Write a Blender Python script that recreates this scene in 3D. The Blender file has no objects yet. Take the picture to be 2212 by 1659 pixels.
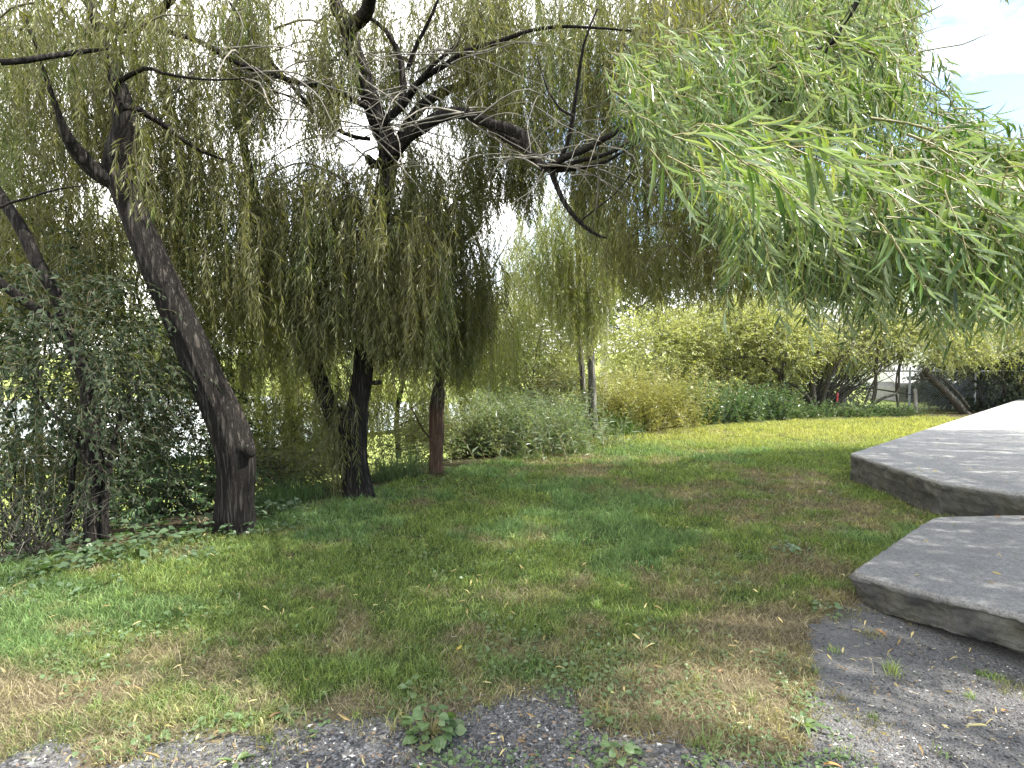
import bpy, math
import numpy as np
from mathutils import Vector
rng = np.random.default_rng(11)
SC = bpy.context.scene
COL = SC.collection
R = math.radians
# ------------------------------------------------------------------ camera
CAM = np.array([0.0, 0.0, 1.6]); F = 1352.0; PITCH = R(2.94)
cd = bpy.data.cameras.new('camera'); cam = bpy.data.objects.new('camera', cd); COL.objects.link(cam)
cd.sensor_width = 36; cd.lens = 22; cd.clip_end = 3000; cd.clip_start = 0.05
cam.location = CAM; cam.rotation_euler = (R(90) - PITCH, 0, 0); SC.camera = cam

def P(u, v, Y):
    """photo point (2212 px wide measure) at ground distance Y -> world"""
    u = np.asarray(u, float); v = np.asarray(v, float); Y = np.asarray(Y, float)
    x = (u - 1106) / F; z = -(v - 829.5) / F
    dy = math.cos(PITCH) + z * math.sin(PITCH); dz = -math.sin(PITCH) + z * math.cos(PITCH)
    s = Y / dy
    return np.stack([x * s + CAM[0], Y + 0 * x, CAM[2] + dz * s], -1)

# ------------------------------------------------------------------ noise
def _h(ix, iy, iz, seed):
    v = (ix * 73856093) ^ (iy * 19349663) ^ (iz * 83492791) ^ (seed * 2654435 + 12345)
    v = (v ^ (v >> 13)) * 1274126177 & 0x7fffffff
    v = (v ^ (v >> 15)) * 668265263 & 0x7fffffff
    return (v ^ (v >> 11)) % 100003 / 100003.0
def vn(x, y, z=0.0, seed=0):
    x = np.asarray(x, float); y = np.asarray(y, float); z = np.asarray(z, float) + 0 * x
    x, y = x + 1000, y + 1000; z = z + 1000
    ix = np.floor(x).astype(np.int64); iy = np.floor(y).astype(np.int64); iz = np.floor(z).astype(np.int64)
    fx, fy, fz = x - ix, y - iy, z - iz
    fx, fy, fz = fx*fx*(3-2*fx), fy*fy*(3-2*fy), fz*fz*(3-2*fz)
    r = 0
    for a in (0, 1):
        for b in (0, 1):
            for c in (0, 1):
                w = (fx if a else 1-fx) * (fy if b else 1-fy) * (fz if c else 1-fz)
                r = r + w * _h(ix+a, iy+b, iz+c, seed)
    return r
def fbm(x, y, z=0.0, seed=0, o=3):
    r = 0; a = .5; t = 0
    for k in range(o):
        r = r + a * vn(np.asarray(x)*2**k, np.asarray(y)*2**k, np.asarray(z)*2**k, seed+k); t += a; a *= .5
    return r / t
def sm(a, b, x):
    t = np.clip((x - a) / (b - a), 0, 1); return t*t*(3-2*t)
def unit(v):
    return v / np.maximum(np.linalg.norm(v, axis=-1, keepdims=True), 1e-9)

# ------------------------------------------------------------------ mesh helpers
def tag(o, label=None, cat=None, group=None, kind=None):
    if label: o['label'] = label
    if cat: o['category'] = cat
    if group: o['group'] = group
    if kind: o['kind'] = kind
    return o
def mk(name, V, Fs, mat, parent=None, smooth=False, attrs=None):
    """V (n,3); Fs array (m,3|4) or list of such arrays"""
    V = np.asarray(V, np.float32)
    if isinstance(Fs, np.ndarray): Fs = [Fs]
    Fs = [np.asarray(f, np.int32) for f in Fs if len(f)]
    if parent is not None: V = V - np.array(parent.location, np.float32)
    me = bpy.data.meshes.new(name)
    me.vertices.add(len(V)); me.vertices.foreach_set('co', V.ravel())
    loops = np.concatenate([f.ravel() for f in Fs]); tot = np.concatenate([np.full(len(f), f.shape[1], np.int32) for f in Fs])
    me.loops.add(len(loops)); me.loops.foreach_set('vertex_index', loops)
    me.polygons.add(len(tot)); st = np.concatenate([[0], np.cumsum(tot)[:-1]]).astype(np.int32)
    me.polygons.foreach_set('loop_start', st); me.polygons.foreach_set('loop_total', tot)
    me.polygons.foreach_set('use_smooth', np.full(len(tot), smooth))
    for k, a in (attrs or {}).items():
        a = np.asarray(a, np.float32)
        if a.ndim == 1:
            at = me.attributes.new(k, 'FLOAT', 'POINT'); at.data.foreach_set('value', a)
        else:
            at = me.attributes.new(k, 'FLOAT_COLOR', 'POINT')
            at.data.foreach_set('color', np.concatenate([a, np.ones((len(a), 1), np.float32)], 1).ravel())
    me.update(calc_edges=True)
    me.materials.append(mat)
    o = bpy.data.objects.new(name, me); COL.objects.link(o)
    if parent is not None: o.parent = parent
    return o
def thing(name, label, cat, loc, group=None):
    o = bpy.data.objects.new(name, None); COL.objects.link(o); o.location = loc
    o.empty_display_size = .2
    return tag(o, label, cat, group)
class Acc:
    def __init__(s): s.V = []; s.F = {}; s.n = 0; s.A = {}
    def add(s, V, Fc, **at):
        V = np.asarray(V, float).reshape(-1, 3)
        for f in (Fc if isinstance(Fc, list) else [Fc]):
            f = np.asarray(f)
            if len(f): s.F.setdefault(f.shape[1], []).append(f + s.n)
        for k, a in at.items(): s.A.setdefault(k, []).append(np.broadcast_to(np.asarray(a, float), (len(V),) + np.shape(a)[1:]) if np.ndim(a) else np.full(len(V), a))
        s.V.append(V); s.n += len(V); return s
    def build(s, name, mat, parent=None, smooth=False):
        return mk(name, np.concatenate(s.V), [np.concatenate(f) for f in s.F.values()], mat, parent, smooth,
                  {k: np.concatenate(a) for k, a in s.A.items()})

# ------------------------------------------------------------------ tubes (limbs)
def resample(pts, rad, step):
    pts = np.asarray(pts, float); rad = np.asarray(rad, float)
    n = len(pts)
    ext = np.vstack([2*pts[0]-pts[1], pts, 2*pts[-1]-pts[-2]])
    out = []; ro = []
    for i in range(n-1):
        p0, p1, p2, p3 = ext[i:i+4]
        k = max(2, int(np.linalg.norm(p2-p1)/step))
        t = (np.arange(k)/k)[:, None]
        out.append(.5*((2*p1)+(-p0+p2)*t+(2*p0-5*p1+4*p2-p3)*t**2+(-p0+3*p1-3*p2+p3)*t**3))
        ro.append(rad[i]+(rad[i+1]-rad[i])*t[:, 0])
    out.append(pts[-1:]); ro.append(rad[-1:])
    return np.concatenate(out), np.concatenate(ro)
def tube(acc, pts, rad, sides=8, step=.12, bark=0.0, seed=0, flare=0.0, jit=0.0):
    c, r = resample(pts, rad, step)
    n = len(c)
    if jit: 
        q = np.arange(n)*.35
        c = c + jit*np.stack([vn(q, q*0+seed, 0, 5)-.5, vn(q, q*0+seed+9, 0, 6)-.5, vn(q, q*0+seed+17, 0, 7)-.5], 1)*np.minimum(1, np.arange(n)/3.)[:, None]
    t = unit(np.gradient(c, axis=0))
    a = np.array([.31, .93, .2]) if abs(t[:, 2]).mean() > .6 else np.array([.1, .2, 1.])
    X = unit(np.cross(t, a)); Yv = np.cross(t, X)
    th = np.arange(sides)*2*math.pi/sides
    L = np.concatenate([[0], np.cumsum(np.linalg.norm(np.diff(c, axis=0), axis=1))])
    rr = r[:, None]*np.ones(sides)
    if flare:
        f = np.exp(-L/.22)[:, None]
        rr = rr*(1+flare*f*(.55+.45*np.sin(th*4+seed)[None]))
    if bark:
        TH, LL = np.meshgrid(th, L)
        rid = fbm(np.cos(TH)*5.2+LL*.5, np.sin(TH)*5.2, LL*.7+seed, seed, 2)
        lump = fbm(np.cos(TH)*1.1, np.sin(TH)*1.1, LL*2.0+seed, seed+5, 2)
        rr = rr*(1+bark*((np.abs(rid-.5)*2.2-.35)+.9*(lump-.5)))
    V = c[:, None, :]+rr[..., None]*(np.cos(th)[None, :, None]*X[:, None]+np.sin(th)[None, :, None]*Yv[:, None])
    i = np.arange(n-1)[:, None]*sides; j = np.arange(sides)[None]
    Q = np.stack([i+j, i+(j+1) % sides, i+sides+(j+1) % sides, i+sides+j], -1).reshape(-1, 4)
    V = np.concatenate([V.reshape(-1, 3), c[-1:]+t[-1:]*r[-1]*.5])
    e = (n-1)*sides
    T = np.stack([e+np.arange(sides), e+(np.arange(sides)+1) % sides, np.full(sides, n*sides)], -1)
    acc.add(V, [Q, T])
    return c
def limb(acc, px, d, sides=8, jit=0.03, bark=.1, step=.1, **k):
    """px: (u, v, width px); d: ground distance or list of them"""
    px = np.asarray(px, float)
    d = np.interp(np.linspace(0, 1, len(px)), np.linspace(0, 1, len(np.atleast_1d(d))), np.atleast_1d(d))
    pts = P(px[:, 0], px[:, 1], d); rad = px[:, 2]*d/F/2
    return tube(acc, pts, rad, sides, step, bark, seed=int(px[0, 0]) % 97, jit=jit, **k)

# ------------------------------------------------------------------ leaves
def leaves(acc, B, D, Nn, L, W, curl=.15, near=False, fold=.25, droop=.2, rnd=None):
    n = len(B)
    if n == 0: return
    D = unit(D); S = unit(np.cross(D, Nn)); Nn = np.cross(S, D)
    L = np.broadcast_to(L, n)[:, None]; W = np.broadcast_to(W, n)[:, None]
    rnd = rng.random(n) if rnd is None else rnd
    cv = (curl*(rng.random(n)*2-.4))[:, None]
    def st(t, w):
        c = B+D*L*t-Nn*L*cv*t*t*1.2+np.array([0, 0, -1.])*L*droop*t*t
        up = Nn*W*w*fold
        return c, c-S*W*w*.5+up, c+S*W*w*.5+up
    if not near:
        a = B; m, l, r = st(.45, 1.); tip, _, _ = st(1., 0)
        V = np.stack([a, l, tip, r], 1).reshape(-1, 3)
        b = np.arange(n)[:, None]*4
        T = np.stack([b+0, b+3, b+2, b+0, b+2, b+1], -1).reshape(-1, 3)
        acc.add(V, T, rnd=np.repeat(rnd, 4))
    else:
        a = B; s1 = st(.18, .62); s2 = st(.42, 1.); s3 = st(.72, .72); tip = st(1., 0)[0]
        V = np.stack([a, *s1, *s2, *s3, tip], 1).reshape(-1, 3)
        q = [[0, 2, 1], [0, 1, 3], [1, 2, 5], [1, 5, 4], [3, 1, 4], [3, 4, 6], [4, 5, 8], [4, 8, 7], [6, 4, 7], [6, 7, 9], [7, 8, 10], [9, 7, 10]]
        # order in V: 0 base, 1 c,2 l,3 r, 4 c,5 l,6 r, 7 c,8 l,9 r, 10 tip
        b = np.arange(n)[:, None, None]*11
        T = (b+np.array(q)[None]).reshape(-1, 3)
        acc.add(V, T, rnd=np.repeat(rnd, 11))
def twigs(acc, nodes, r0, r1=.0006):
    """nodes (n,K,3) thin three-sided stems"""
    n, K, _ = nodes.shape
    t = unit(np.gradient(nodes, axis=1))
    X = unit(np.cross(t, np.array([.21, .4, .37]))); Yv = np.cross(t, X)
    r = (r0*np.ones(n))[:, None]*(1-np.linspace(0, 1, K))[None]+r1
    V = []
    for k in range(3):
        a = k*2*math.pi/3
        V.append(nodes+r[..., None]*(math.cos(a)*X+math.sin(a)*Yv))
    V = np.stack(V, 2).reshape(-1, 3)
    base = (np.arange(n)[:, None, None]*K+np.arange(K-1)[None, :, None])*3; j = np.arange(3)[None, None]
    Q = np.stack([base+j, base+(j+1) % 3, base+3+(j+1) % 3, base+3+j], -1).reshape(-1, 4)
    acc.add(V, Q)
def strands(LA, TA, S, L, d0=None, lean=(0, 0, 0), sp=.028, ll=.09, lw=.012, near=False, K=9, stiff=.3, spread=.65, r0=.0022, turb=.25, skip=.06, curl=.15):
    n = len(S); L = np.broadcast_to(L, n).astype(float)
    if n == 0: return
    if d0 is None:
        a = rng.random(n)*2*math.pi; d0 = np.stack([np.cos(a), np.sin(a), .1+0*a], 1)
    lean = np.asarray(lean, float)+rng.normal(0, .08, (n, 3))
    nodes = [S]; p = S.copy(); wob = rng.normal(0, turb, (n, 3))*[1, 1, .3]
    for k in range(K-1):
        t = (k+.5)/(K-1); w = np.clip(t/stiff, 0, 1)
        wob = wob*.7+rng.normal(0, turb*.5, (n, 3))*[1, 1, .3]
        d = unit(d0*(1-w)*.9+(np.array([0, 0, -1.])+lean)*(w+.12)+wob*.45)
        p = p+d*(L/(K-1))[:, None]; nodes.append(p)
    nodes = np.stack(nodes, 1)
    twigs(TA, nodes, r0)
    cnt = np.maximum(3, (L/sp).astype(int)); tot = cnt.sum()
    idx = np.repeat(np.arange(n), cnt)
    off = np.arange(tot)-np.repeat(np.cumsum(cnt)-cnt, cnt)
    t = skip+(1-skip)*(off+.6*rng.random(tot))/np.repeat(cnt, cnt)
    t = np.clip(t, 0, .9999); f = t*(K-1); i0 = f.astype(int); fr = (f-i0)[:, None]
    B = nodes[idx, i0]*(1-fr)+nodes[idx, np.minimum(i0+1, K-1)]*fr
    T = unit(nodes[idx, np.minimum(i0+1, K-1)]-nodes[idx, i0])
    a = rng.random(tot)*6.283
    side = np.stack([np.cos(a), np.sin(a), 0*a], 1); side = unit(side-T*(side*T).sum(1)[:, None])
    D = T*(.75+.2*rng.random(tot))[:, None]+side*(spread*(.6+.8*rng.random(tot)))[:, None]+np.array([0, 0, -.15])
    N = np.cross(D, side)+rng.normal(0, .5, (tot, 3))+np.array([0, 0, .35])
    sc = (.65+.5*rng.random(tot))*np.clip(1.25-.55*t, .4, 1.1)
    leaves(LA, B, D, N, ll*sc, lw*(.8+.4*rng.random(tot))*np.sqrt(sc), curl=curl, near=near)
    return nodes
def curtain(LA, TA, top, bot, d, n, Lr=(.6, 1.5), gap=.35, gs=45., pw=.9, arcs=10, dens=1.7, **k):
    """hanging leafy strands inside the photo region between polylines top and bot, at ground distances d"""
    top = np.asarray(top, float); bot = np.asarray(bot, float)
    u0, u1 = top[0, 0], top[-1, 0]; n = int(n*dens)
    m = int(n*2.6)
    u = u0+(u1-u0)*rng.random(m); dd = d[0]+(d[1]-d[0])*rng.random(m)
    vt = np.interp(u, top[:, 0], top[:, 1]); vb = np.interp(u, bot[:, 0], bot[:, 1])
    q = rng.random(m)**pw
    v = vt+(vb-vt)*q*.82-6+28*rng.normal(size=m)*(1-q)
    g = fbm(u/gs, dd*1.3, v/(gs*5), int(u0) % 50+3, 2)
    ok = np.where(g > gap+.08*rng.normal(size=m))[0][:n]
    u, v, vb, dd = u[ok], v[ok], vb[ok], dd[ok]
    S = P(u, v, dd)
    mx = (vb-v)*dd/F*(.6+.35*rng.random(len(u)))*(.45+1.25*vn(u/17, dd*2.2, 0, 19))
    L = np.minimum(Lr[0]+(Lr[1]-Lr[0])*rng.random(len(u)), np.maximum(mx, .18))
    strands(LA, TA, S, L, **k)
    # branchlets the strands spring from
    for a in range(arcs):
        i = rng.integers(len(S)); j = np.argsort(np.abs(S[:, 0]-S[i, 0]-rng.normal(0, .9))+np.abs(S[:, 2]-S[i, 2])*.8+np.abs(S[:, 1]-S[i, 1])*.3)[rng.integers(6)]
        A, Bp = S[i], S[j]
        mid = (A+Bp)/2+np.array([0, 0, .12+.25*rng.random()])*np.linalg.norm(A-Bp)
        r = .004+.007*rng.random()
        tube(TA, [A, mid, Bp, Bp+(Bp-mid)*.5+np.array([0, 0, -.25*rng.random()])], [r*1.2, r, r*.6, r*.25], 5, .12, jit=.05, seed=a)
def bush(LA, TA, c, rad, n, tw=(.25, .55), ll=.06, lw=.025, sp=.035, up=.5, gap=.4, gs=1.6, shell=.35, spread=.8, near=False, droop=0., K=5, seed=1, zmin=-9, r0=.002, dens=1.0):
    """leafy twigs through an uneven crown volume"""
    c = np.asarray(c, float); rad = np.asarray(rad, float)
    n = int(n*dens); m = n*4
    p = unit(rng.normal(size=(m, 3)))*(shell+(1-shell)*rng.random(m)**.5)[:, None]
    W = c+p*rad
    lump = fbm(W[:, 0]*gs, W[:, 1]*gs, W[:, 2]*gs, seed, 3)
    r = np.linalg.norm(p, axis=1)
    ok = np.where((lump > gap+.28*(r-.65)) & (W[:, 2] > zmin))[0][:n]
    W, p = W[ok], p[ok]
    d = unit(p*[1, 1, .7]+np.array([0, 0, up])+rng.normal(0, .35, p.shape))
    strands(LA, TA, W, tw[0]+(tw[1]-tw[0])*rng.random(len(W)), d0=d, lean=(0, 0, .9-droop), sp=sp, ll=ll, lw=lw, spread=spread, K=K, stiff=1.6, near=near, r0=r0)

# ------------------------------------------------------------------ materials
def newmat(name):
    m = bpy.data.materials.new(name); m.use_nodes = True
    nt = m.node_tree; nt.nodes.clear()
    return m, nt, nt.nodes, nt.links
def ramp(N, stops):
    r = N.new('ShaderNodeValToRGB'); e = r.color_ramp.elements
    while len(e) < len(stops): e.new(.5)
    for q, (p, c) in zip(e, stops): q.position = p; q.color = (*c, 1)
    return r
def ramp_out(N, Lk, s, st):
    r = ramp(N, st); Lk.new(s, r.inputs[0]); return r.outputs[0]
def noise(N, Lk, scale, detail=4, rough=.6, vec=None, sc=None, coord='Object'):
    n = N.new('ShaderNodeTexNoise'); n.inputs['Scale'].default_value = scale; n.inputs['Detail'].default_value = detail; n.inputs['Roughness'].default_value = rough
    if vec is None:
        tc = N.new('ShaderNodeTexCoord'); vec = tc.outputs[coord]
    if sc:
        mp = N.new('ShaderNodeMapping'); mp.inputs['Scale'].default_value = sc; Lk.new(vec, mp.inputs[0]); vec = mp.outputs[0]
    Lk.new(vec, n.inputs['Vector'])
    return n
def mix(N, Lk, fac, a, b, mode='MIX'):
    m = N.new('ShaderNodeMix'); m.data_type = 'RGBA'; m.blend_type = mode
    for s, x in ((m.inputs['Factor'], fac), (m.inputs['A'], a), (m.inputs['B'], b)):
        if hasattr(x, 'links') or hasattr(x, 'is_linked'): Lk.new(x, s)
        elif isinstance(x, (int, float)): s.default_value = x
        else: s.default_value = (*x, 1)
    return m.outputs['Result']
def math_(N, Lk, op, a, b=None):
    m = N.new('ShaderNodeMath'); m.operation = op
    for s, x in zip(m.inputs, (a, b)):
        if x is None: continue
        if hasattr(x, 'is_linked'): Lk.new(x, s)
        else: s.default_value = x
    return m.outputs[0]
def leafmat(name, cols, back=None, trans=.45, tcol=None, rough=.36, clump=1.2, attr='rnd', spec=.5, teal=None):
    """cols: dark..light leaf colours, spread over leaves and clumps; back: colour of the underside"""
    m, nt, N, Lk = newmat(name)
    at = N.new('ShaderNodeAttribute'); at.attribute_name = attr
    ns = noise(N, Lk, clump, 3, .6)
    f = math_(N, Lk, 'ADD', math_(N, Lk, 'MULTIPLY', at.outputs['Fac'], .6), math_(N, Lk, 'MULTIPLY', math_(N, Lk, 'SUBTRACT', ns.outputs['Fac'], .3), 1.0))
    rp = ramp(N, [(i/(len(cols)-1), c) for i, c in enumerate(cols)]); Lk.new(f, rp.inputs[0])
    c = rp.outputs[0]
    if teal:
        n2 = noise(N, Lk, 1.7, 2, .5, sc=(1, 1, .45))
        c = mix(N, Lk, ramp_out(N, Lk, n2.outputs['Fac'], [(.55, (0, 0, 0)), (.66, (.75, .75, .75))]), c, mix(N, Lk, 1., c, teal, 'MULTIPLY'))
    if back:
        g = N.new('ShaderNodeNewGeometry'); c = mix(N, Lk, math_(N, Lk, 'MULTIPLY', g.outputs['Backfacing'], .65), c, back)
    b = N.new('ShaderNodeBsdfPrincipled'); b.inputs['Roughness'].default_value = rough; b.inputs['Specular IOR Level'].default_value = spec
    Lk.new(c, b.inputs['Base Color'])
    t = N.new('ShaderNodeBsdfTranslucent')
    Lk.new(mix(N, Lk, 1.0, c, tcol or (1.4, 1.4, .6), 'MULTIPLY'), t.inputs['Color'])
    s = N.new('ShaderNodeMixShader'); s.inputs[0].default_value = trans
    Lk.new(b.outputs[0], s.inputs[1]); Lk.new(t.outputs[0], s.inputs[2])
    o = N.new('ShaderNodeOutputMaterial'); Lk.new(s.outputs[0], o.inputs[0])
    return m
def barkmat(name, dark, light, zs=.075, scale=30, bump=.9, red=None):
    m, nt, N, Lk = newmat(name)
    n1 = noise(N, Lk, scale, 5, .65, sc=(1, 1, zs)); n2 = noise(N, Lk, 2.2, 4)
    vo = N.new('ShaderNodeTexVoronoi'); vo.feature = 'DISTANCE_TO_EDGE'; vo.inputs['Scale'].default_value = scale*.9
    tc = N.new('ShaderNodeTexCoord'); mp = N.new('ShaderNodeMapping'); mp.inputs['Scale'].default_value = (1, 1, zs)
    Lk.new(tc.outputs['Object'], mp.inputs[0])
    ad = N.new('ShaderNodeVectorMath'); ad.operation = 'ADD'; Lk.new(mp.outputs[0], ad.inputs[0])
    nv = N.new('ShaderNodeVectorMath'); nv.operation = 'SCALE'; nv.inputs['Scale'].default_value = .08; Lk.new(n1.outputs['Color'], nv.inputs[0]); Lk.new(nv.outputs[0], ad.inputs[1])
    Lk.new(ad.outputs[0], vo.inputs['Vector'])
    crack = N.new('ShaderNodeMapRange'); crack.inputs[1].default_value = 0; crack.inputs[2].default_value = .28; Lk.new(vo.outputs['Distance'], crack.inputs[0])
    h = math_(N, Lk, 'ADD', math_(N, Lk, 'MULTIPLY', crack.outputs[0], .6), math_(N, Lk, 'MULTIPLY', n1.outputs['Fac'], .6))
    rp = ramp(N, [(.25, tuple(x*.4 for x in dark)), (.65, tuple(x*1.25 for x in dark)), (1.0, light)]); Lk.new(h, rp.inputs[0])
    c = mix(N, Lk, math_(N, Lk, 'MULTIPLY', n2.outputs['Fac'], .16), rp.outputs[0], tuple(x*1.25 for x in light))
    if red:
        sep = N.new('ShaderNodeSeparateXYZ'); Lk.new(tc.outputs['Object'], sep.inputs[0])
        rz = N.new('ShaderNodeMapRange'); rz.inputs[1].default_value = .98; rz.inputs[2].default_value = .8; Lk.new(sep.outputs['Z'], rz.inputs[0])
        rl = N.new('ShaderNodeMapRange'); rl.inputs[1].default_value = .02; rl.inputs[2].default_value = .2; Lk.new(math_(N, Lk, 'ADD', sep.outputs['Z'], math_(N, Lk, 'MULTIPLY', n1.outputs['Fac'], .2)), rl.inputs[0])
        c = mix(N, Lk, math_(N, Lk, 'MULTIPLY', math_(N, Lk, 'MULTIPLY', rz.outputs[0], rl.outputs[0]), .85), c, mix(N, Lk, h, tuple(x*.4 for x in red), red))
    b = N.new('ShaderNodeBsdfPrincipled'); b.inputs['Roughness'].default_value = .9; b.inputs['Specular IOR Level'].default_value = .2
    Lk.new(c, b.inputs['Base Color'])
    bp = N.new('ShaderNodeBump'); bp.inputs['Strength'].default_value = bump; bp.inputs['Distance'].default_value = .035
    Lk.new(h, bp.inputs['Height']); Lk.new(bp.outputs[0], b.inputs['Normal'])
    o = N.new('ShaderNodeOutputMaterial'); Lk.new(b.outputs[0], o.inputs[0])
    return m
def plain(name, col, rough=.8, var=.3, scale=6, metal=0., bump=0.):
    m, nt, N, Lk = newmat(name)
    n = noise(N, Lk, scale, 5)
    rp = ramp(N, [(.25, tuple(x*(1-var) for x in col)), (.75, tuple(min(1, x*(1+var)) for x in col))]); Lk.new(n.outputs['Fac'], rp.inputs[0])
    b = N.new('ShaderNodeBsdfPrincipled'); b.inputs['Roughness'].default_value = rough; b.inputs['Metallic'].default_value = metal
    Lk.new(rp.outputs[0], b.inputs['Base Color'])
    if bump:
        bp = N.new('ShaderNodeBump'); bp.inputs['Strength'].default_value = bump; bp.inputs['Distance'].default_value = .01
        Lk.new(n.outputs['Fac'], bp.inputs['Height']); Lk.new(bp.outputs[0], b.inputs['Normal'])
    o = N.new('ShaderNodeOutputMaterial'); Lk.new(b.outputs[0], o.inputs[0])
    return m
def attrmat(name, rough=.7, trans=.0, spec=.3):
    """base colour = each blade's or chip's own colour attribute"""
    m, nt, N, Lk = newmat(name)
    at = N.new('ShaderNodeAttribute'); at.attribute_name = 'col'
    b = N.new('ShaderNodeBsdfPrincipled'); b.inputs['Roughness'].default_value = rough; b.inputs['Specular IOR Level'].default_value = spec
    Lk.new(at.outputs['Color'], b.inputs['Base Color'])
    o = N.new('ShaderNodeOutputMaterial')
    if trans:
        t = N.new('ShaderNodeBsdfTranslucent'); Lk.new(mix(N, Lk, 1., at.outputs['Color'], (1.5, 1.5, .7), 'MULTIPLY'), t.inputs['Color'])
        s = N.new('ShaderNodeMixShader'); s.inputs[0].default_value = trans
        Lk.new(b.outputs[0], s.inputs[1]); Lk.new(t.outputs[0], s.inputs[2]); Lk.new(s.outputs[0], o.inputs[0])
    else: Lk.new(b.outputs[0], o.inputs[0])
    return m

M_BARK = barkmat('willow_bark', (.016, .0135, .012), (.062, .055, .048))
M_BARKG = barkmat('grey_bark', (.10, .095, .08), (.26, .25, .22), scale=30)
M_BARKR = barkmat('red_bark', (.045, .036, .03), (.15, .125, .1), red=(.15, .09, .062))
M_BARKD = barkmat('shrub_bark', (.055, .05, .04), (.17, .155, .13), scale=40, bump=.5)
M_PALE = barkmat('bleached_wood', (.34, .32, .29), (.62, .6, .56), scale=25, bump=.5)
M_TWIG = plain('willow_twig', (.11, .095, .055), .7, .4, 12)
M_TWIGY = plain('young_twig', (.17, .15, .06), .6, .35, 12)
M_TWIGG = plain('grey_twig', (.17, .155, .13), .8, .4, 9)
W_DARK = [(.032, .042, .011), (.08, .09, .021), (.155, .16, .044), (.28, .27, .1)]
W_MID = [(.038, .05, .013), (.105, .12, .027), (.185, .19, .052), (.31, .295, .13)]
W_NEAR = [(.013, .032, .008), (.04, .08, .018), (.095, .145, .032), (.19, .235, .06), (.42, .4, .13)]
W_YEL = [(.08, .105, .025), (.17, .2, .055), (.27, .29, .095), (.4, .41, .19)]
M_WD = leafmat('willow_leaf_shaded', W_DARK, (.17, .175, .085), .42, rough=.42, spec=.36, teal=(.7, 1.1, 1.35))  # same willow leaf, toned darker for crowns in shade
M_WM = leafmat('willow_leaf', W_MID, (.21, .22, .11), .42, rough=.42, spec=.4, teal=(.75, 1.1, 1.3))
M_WN = leafmat('willow_leaf_close', W_NEAR, (.3, .36, .23), .3, rough=.36, clump=2.0, spec=.5, tcol=(1.3, 1.45, .6), teal=(.7, 1.0, 1.15))
M_WY = leafmat('willow_leaf_yellowish', W_YEL, (.24, .26, .15), .48, tcol=(1.3, 1.3, .65), teal=(.8, 1.1, 1.2))  # same willow leaf, toned yellower and lighter to look sunlit
M_BROAD = leafmat('broad_leaf_dark', [(.012, .02, .01), (.024, .038, .018), (.04, .06, .03), (.07, .095, .05)], (.05, .068, .04), .3, rough=.5, spec=.22)
M_SHRUB = leafmat('pale_shrub_leaf', [(.09, .11, .03), (.25, .28, .06), (.43, .455, .125), (.58, .58, .27)], (.28, .3, .19), .42, tcol=(1.25, 1.25, .7), clump=2.4)
M_NETTLE = leafmat('nettle_leaf', [(.03, .07, .028), (.05, .11, .04), (.08, .15, .06), (.12, .19, .085)], (.12, .17, .1), .35)
M_FAR = leafmat('far_leaf', [(.04, .065, .03), (.065, .09, .04), (.1, .125, .06), (.14, .16, .085)], None, .35, clump=.5)
M_FARG = leafmat('far_conifer_leaf', [(.035, .05, .035), (.055, .07, .05), (.08, .095, .07), (.11, .12, .09)], None, .2, clump=.5)
M_WEED = leafmat('weed_leaf', [(.05, .11, .03), (.08, .16, .045), (.12, .2, .06), (.17, .25, .09)], (.14, .2, .1), .35, clump=3)
M_GRASS = attrmat('grass_blade', .55, .35, .35)
M_CHIP = attrmat('stone_chip', .9, 0, .2)
M_LITTER = attrmat('dry_litter', .85, .15, .2)

# ------------------------------------------------------------------ ground
EDGE = np.array([(-14, -3), (-7, 1.2), (-4.9, 3.3), (-3.75, 4.3), (-2.6, 5.45), (-1.75, 6.85), (-.95, 8.05), (.3, 9.8), (1.5, 11.5), (3.2, 12.9), (6.2, 14.3), (10, 15.2), (14.5, 15.6), (30, 16)], float)
def edge_d(x, y):
    """signed distance beyond the lawn's wooded edge"""
    x = np.asarray(x, float); y = np.asarray(y, float)
    best = np.full(np.shape(x), 1e9); sg = np.zeros(np.shape(x))
    for a, b in zip(EDGE[:-1], EDGE[1:]):
        ab = b-a; L2 = ab@ab
        t = np.clip(((x-a[0])*ab[0]+(y-a[1])*ab[1])/L2, 0, 1)
        dx, dy = x-a[0]-t*ab[0], y-a[1]-t*ab[1]
        dd = np.hypot(dx, dy); cr = ab[0]*dy-ab[1]*dx
        m = dd < best; best = np.where(m, dd, best); sg = np.where(m, np.sign(cr), sg)
    return best*sg
def poly_in(x, y, poly):
    x = np.asarray(x, float); y = np.asarray(y, float); c = np.zeros(np.shape(x), bool)
    n = len(poly)
    for i in range(n):
        x0, y0 = poly[i]; x1, y1 = poly[(i+1) % n]
        if y0 == y1: continue
        k = ((y0 > y) != (y1 > y)) & (x < (x1-x0)*(y-y0)/(y1-y0)+x0); c ^= k
    return c
LOW = np.array([(2.19, 4.0), (3.66, 5.38), (4.52, 5.45), (7.2, 2.6), (4.9, 1.0)])
UPP = np.array([(4.26, 7.83), (4.21, 6.07), (4.58, 5.60), (8.2, 1.9), (26, 12), (17.5, 20.5)])
GRAV = np.array([(-3.2, 1.0), (-1.75, 2.45), (-1.1, 2.55), (-.55, 2.62), (-.1, 2.8), (.25, 2.86), (.5, 2.62), (.8, 2.35), (1.1, 2.4), (1.4, 2.85), (1.7, 3.4), (2.0, 3.85), (2.5, 4.1), (4.2, 2.5), (6.5, -1), (-3, -1)])
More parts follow.
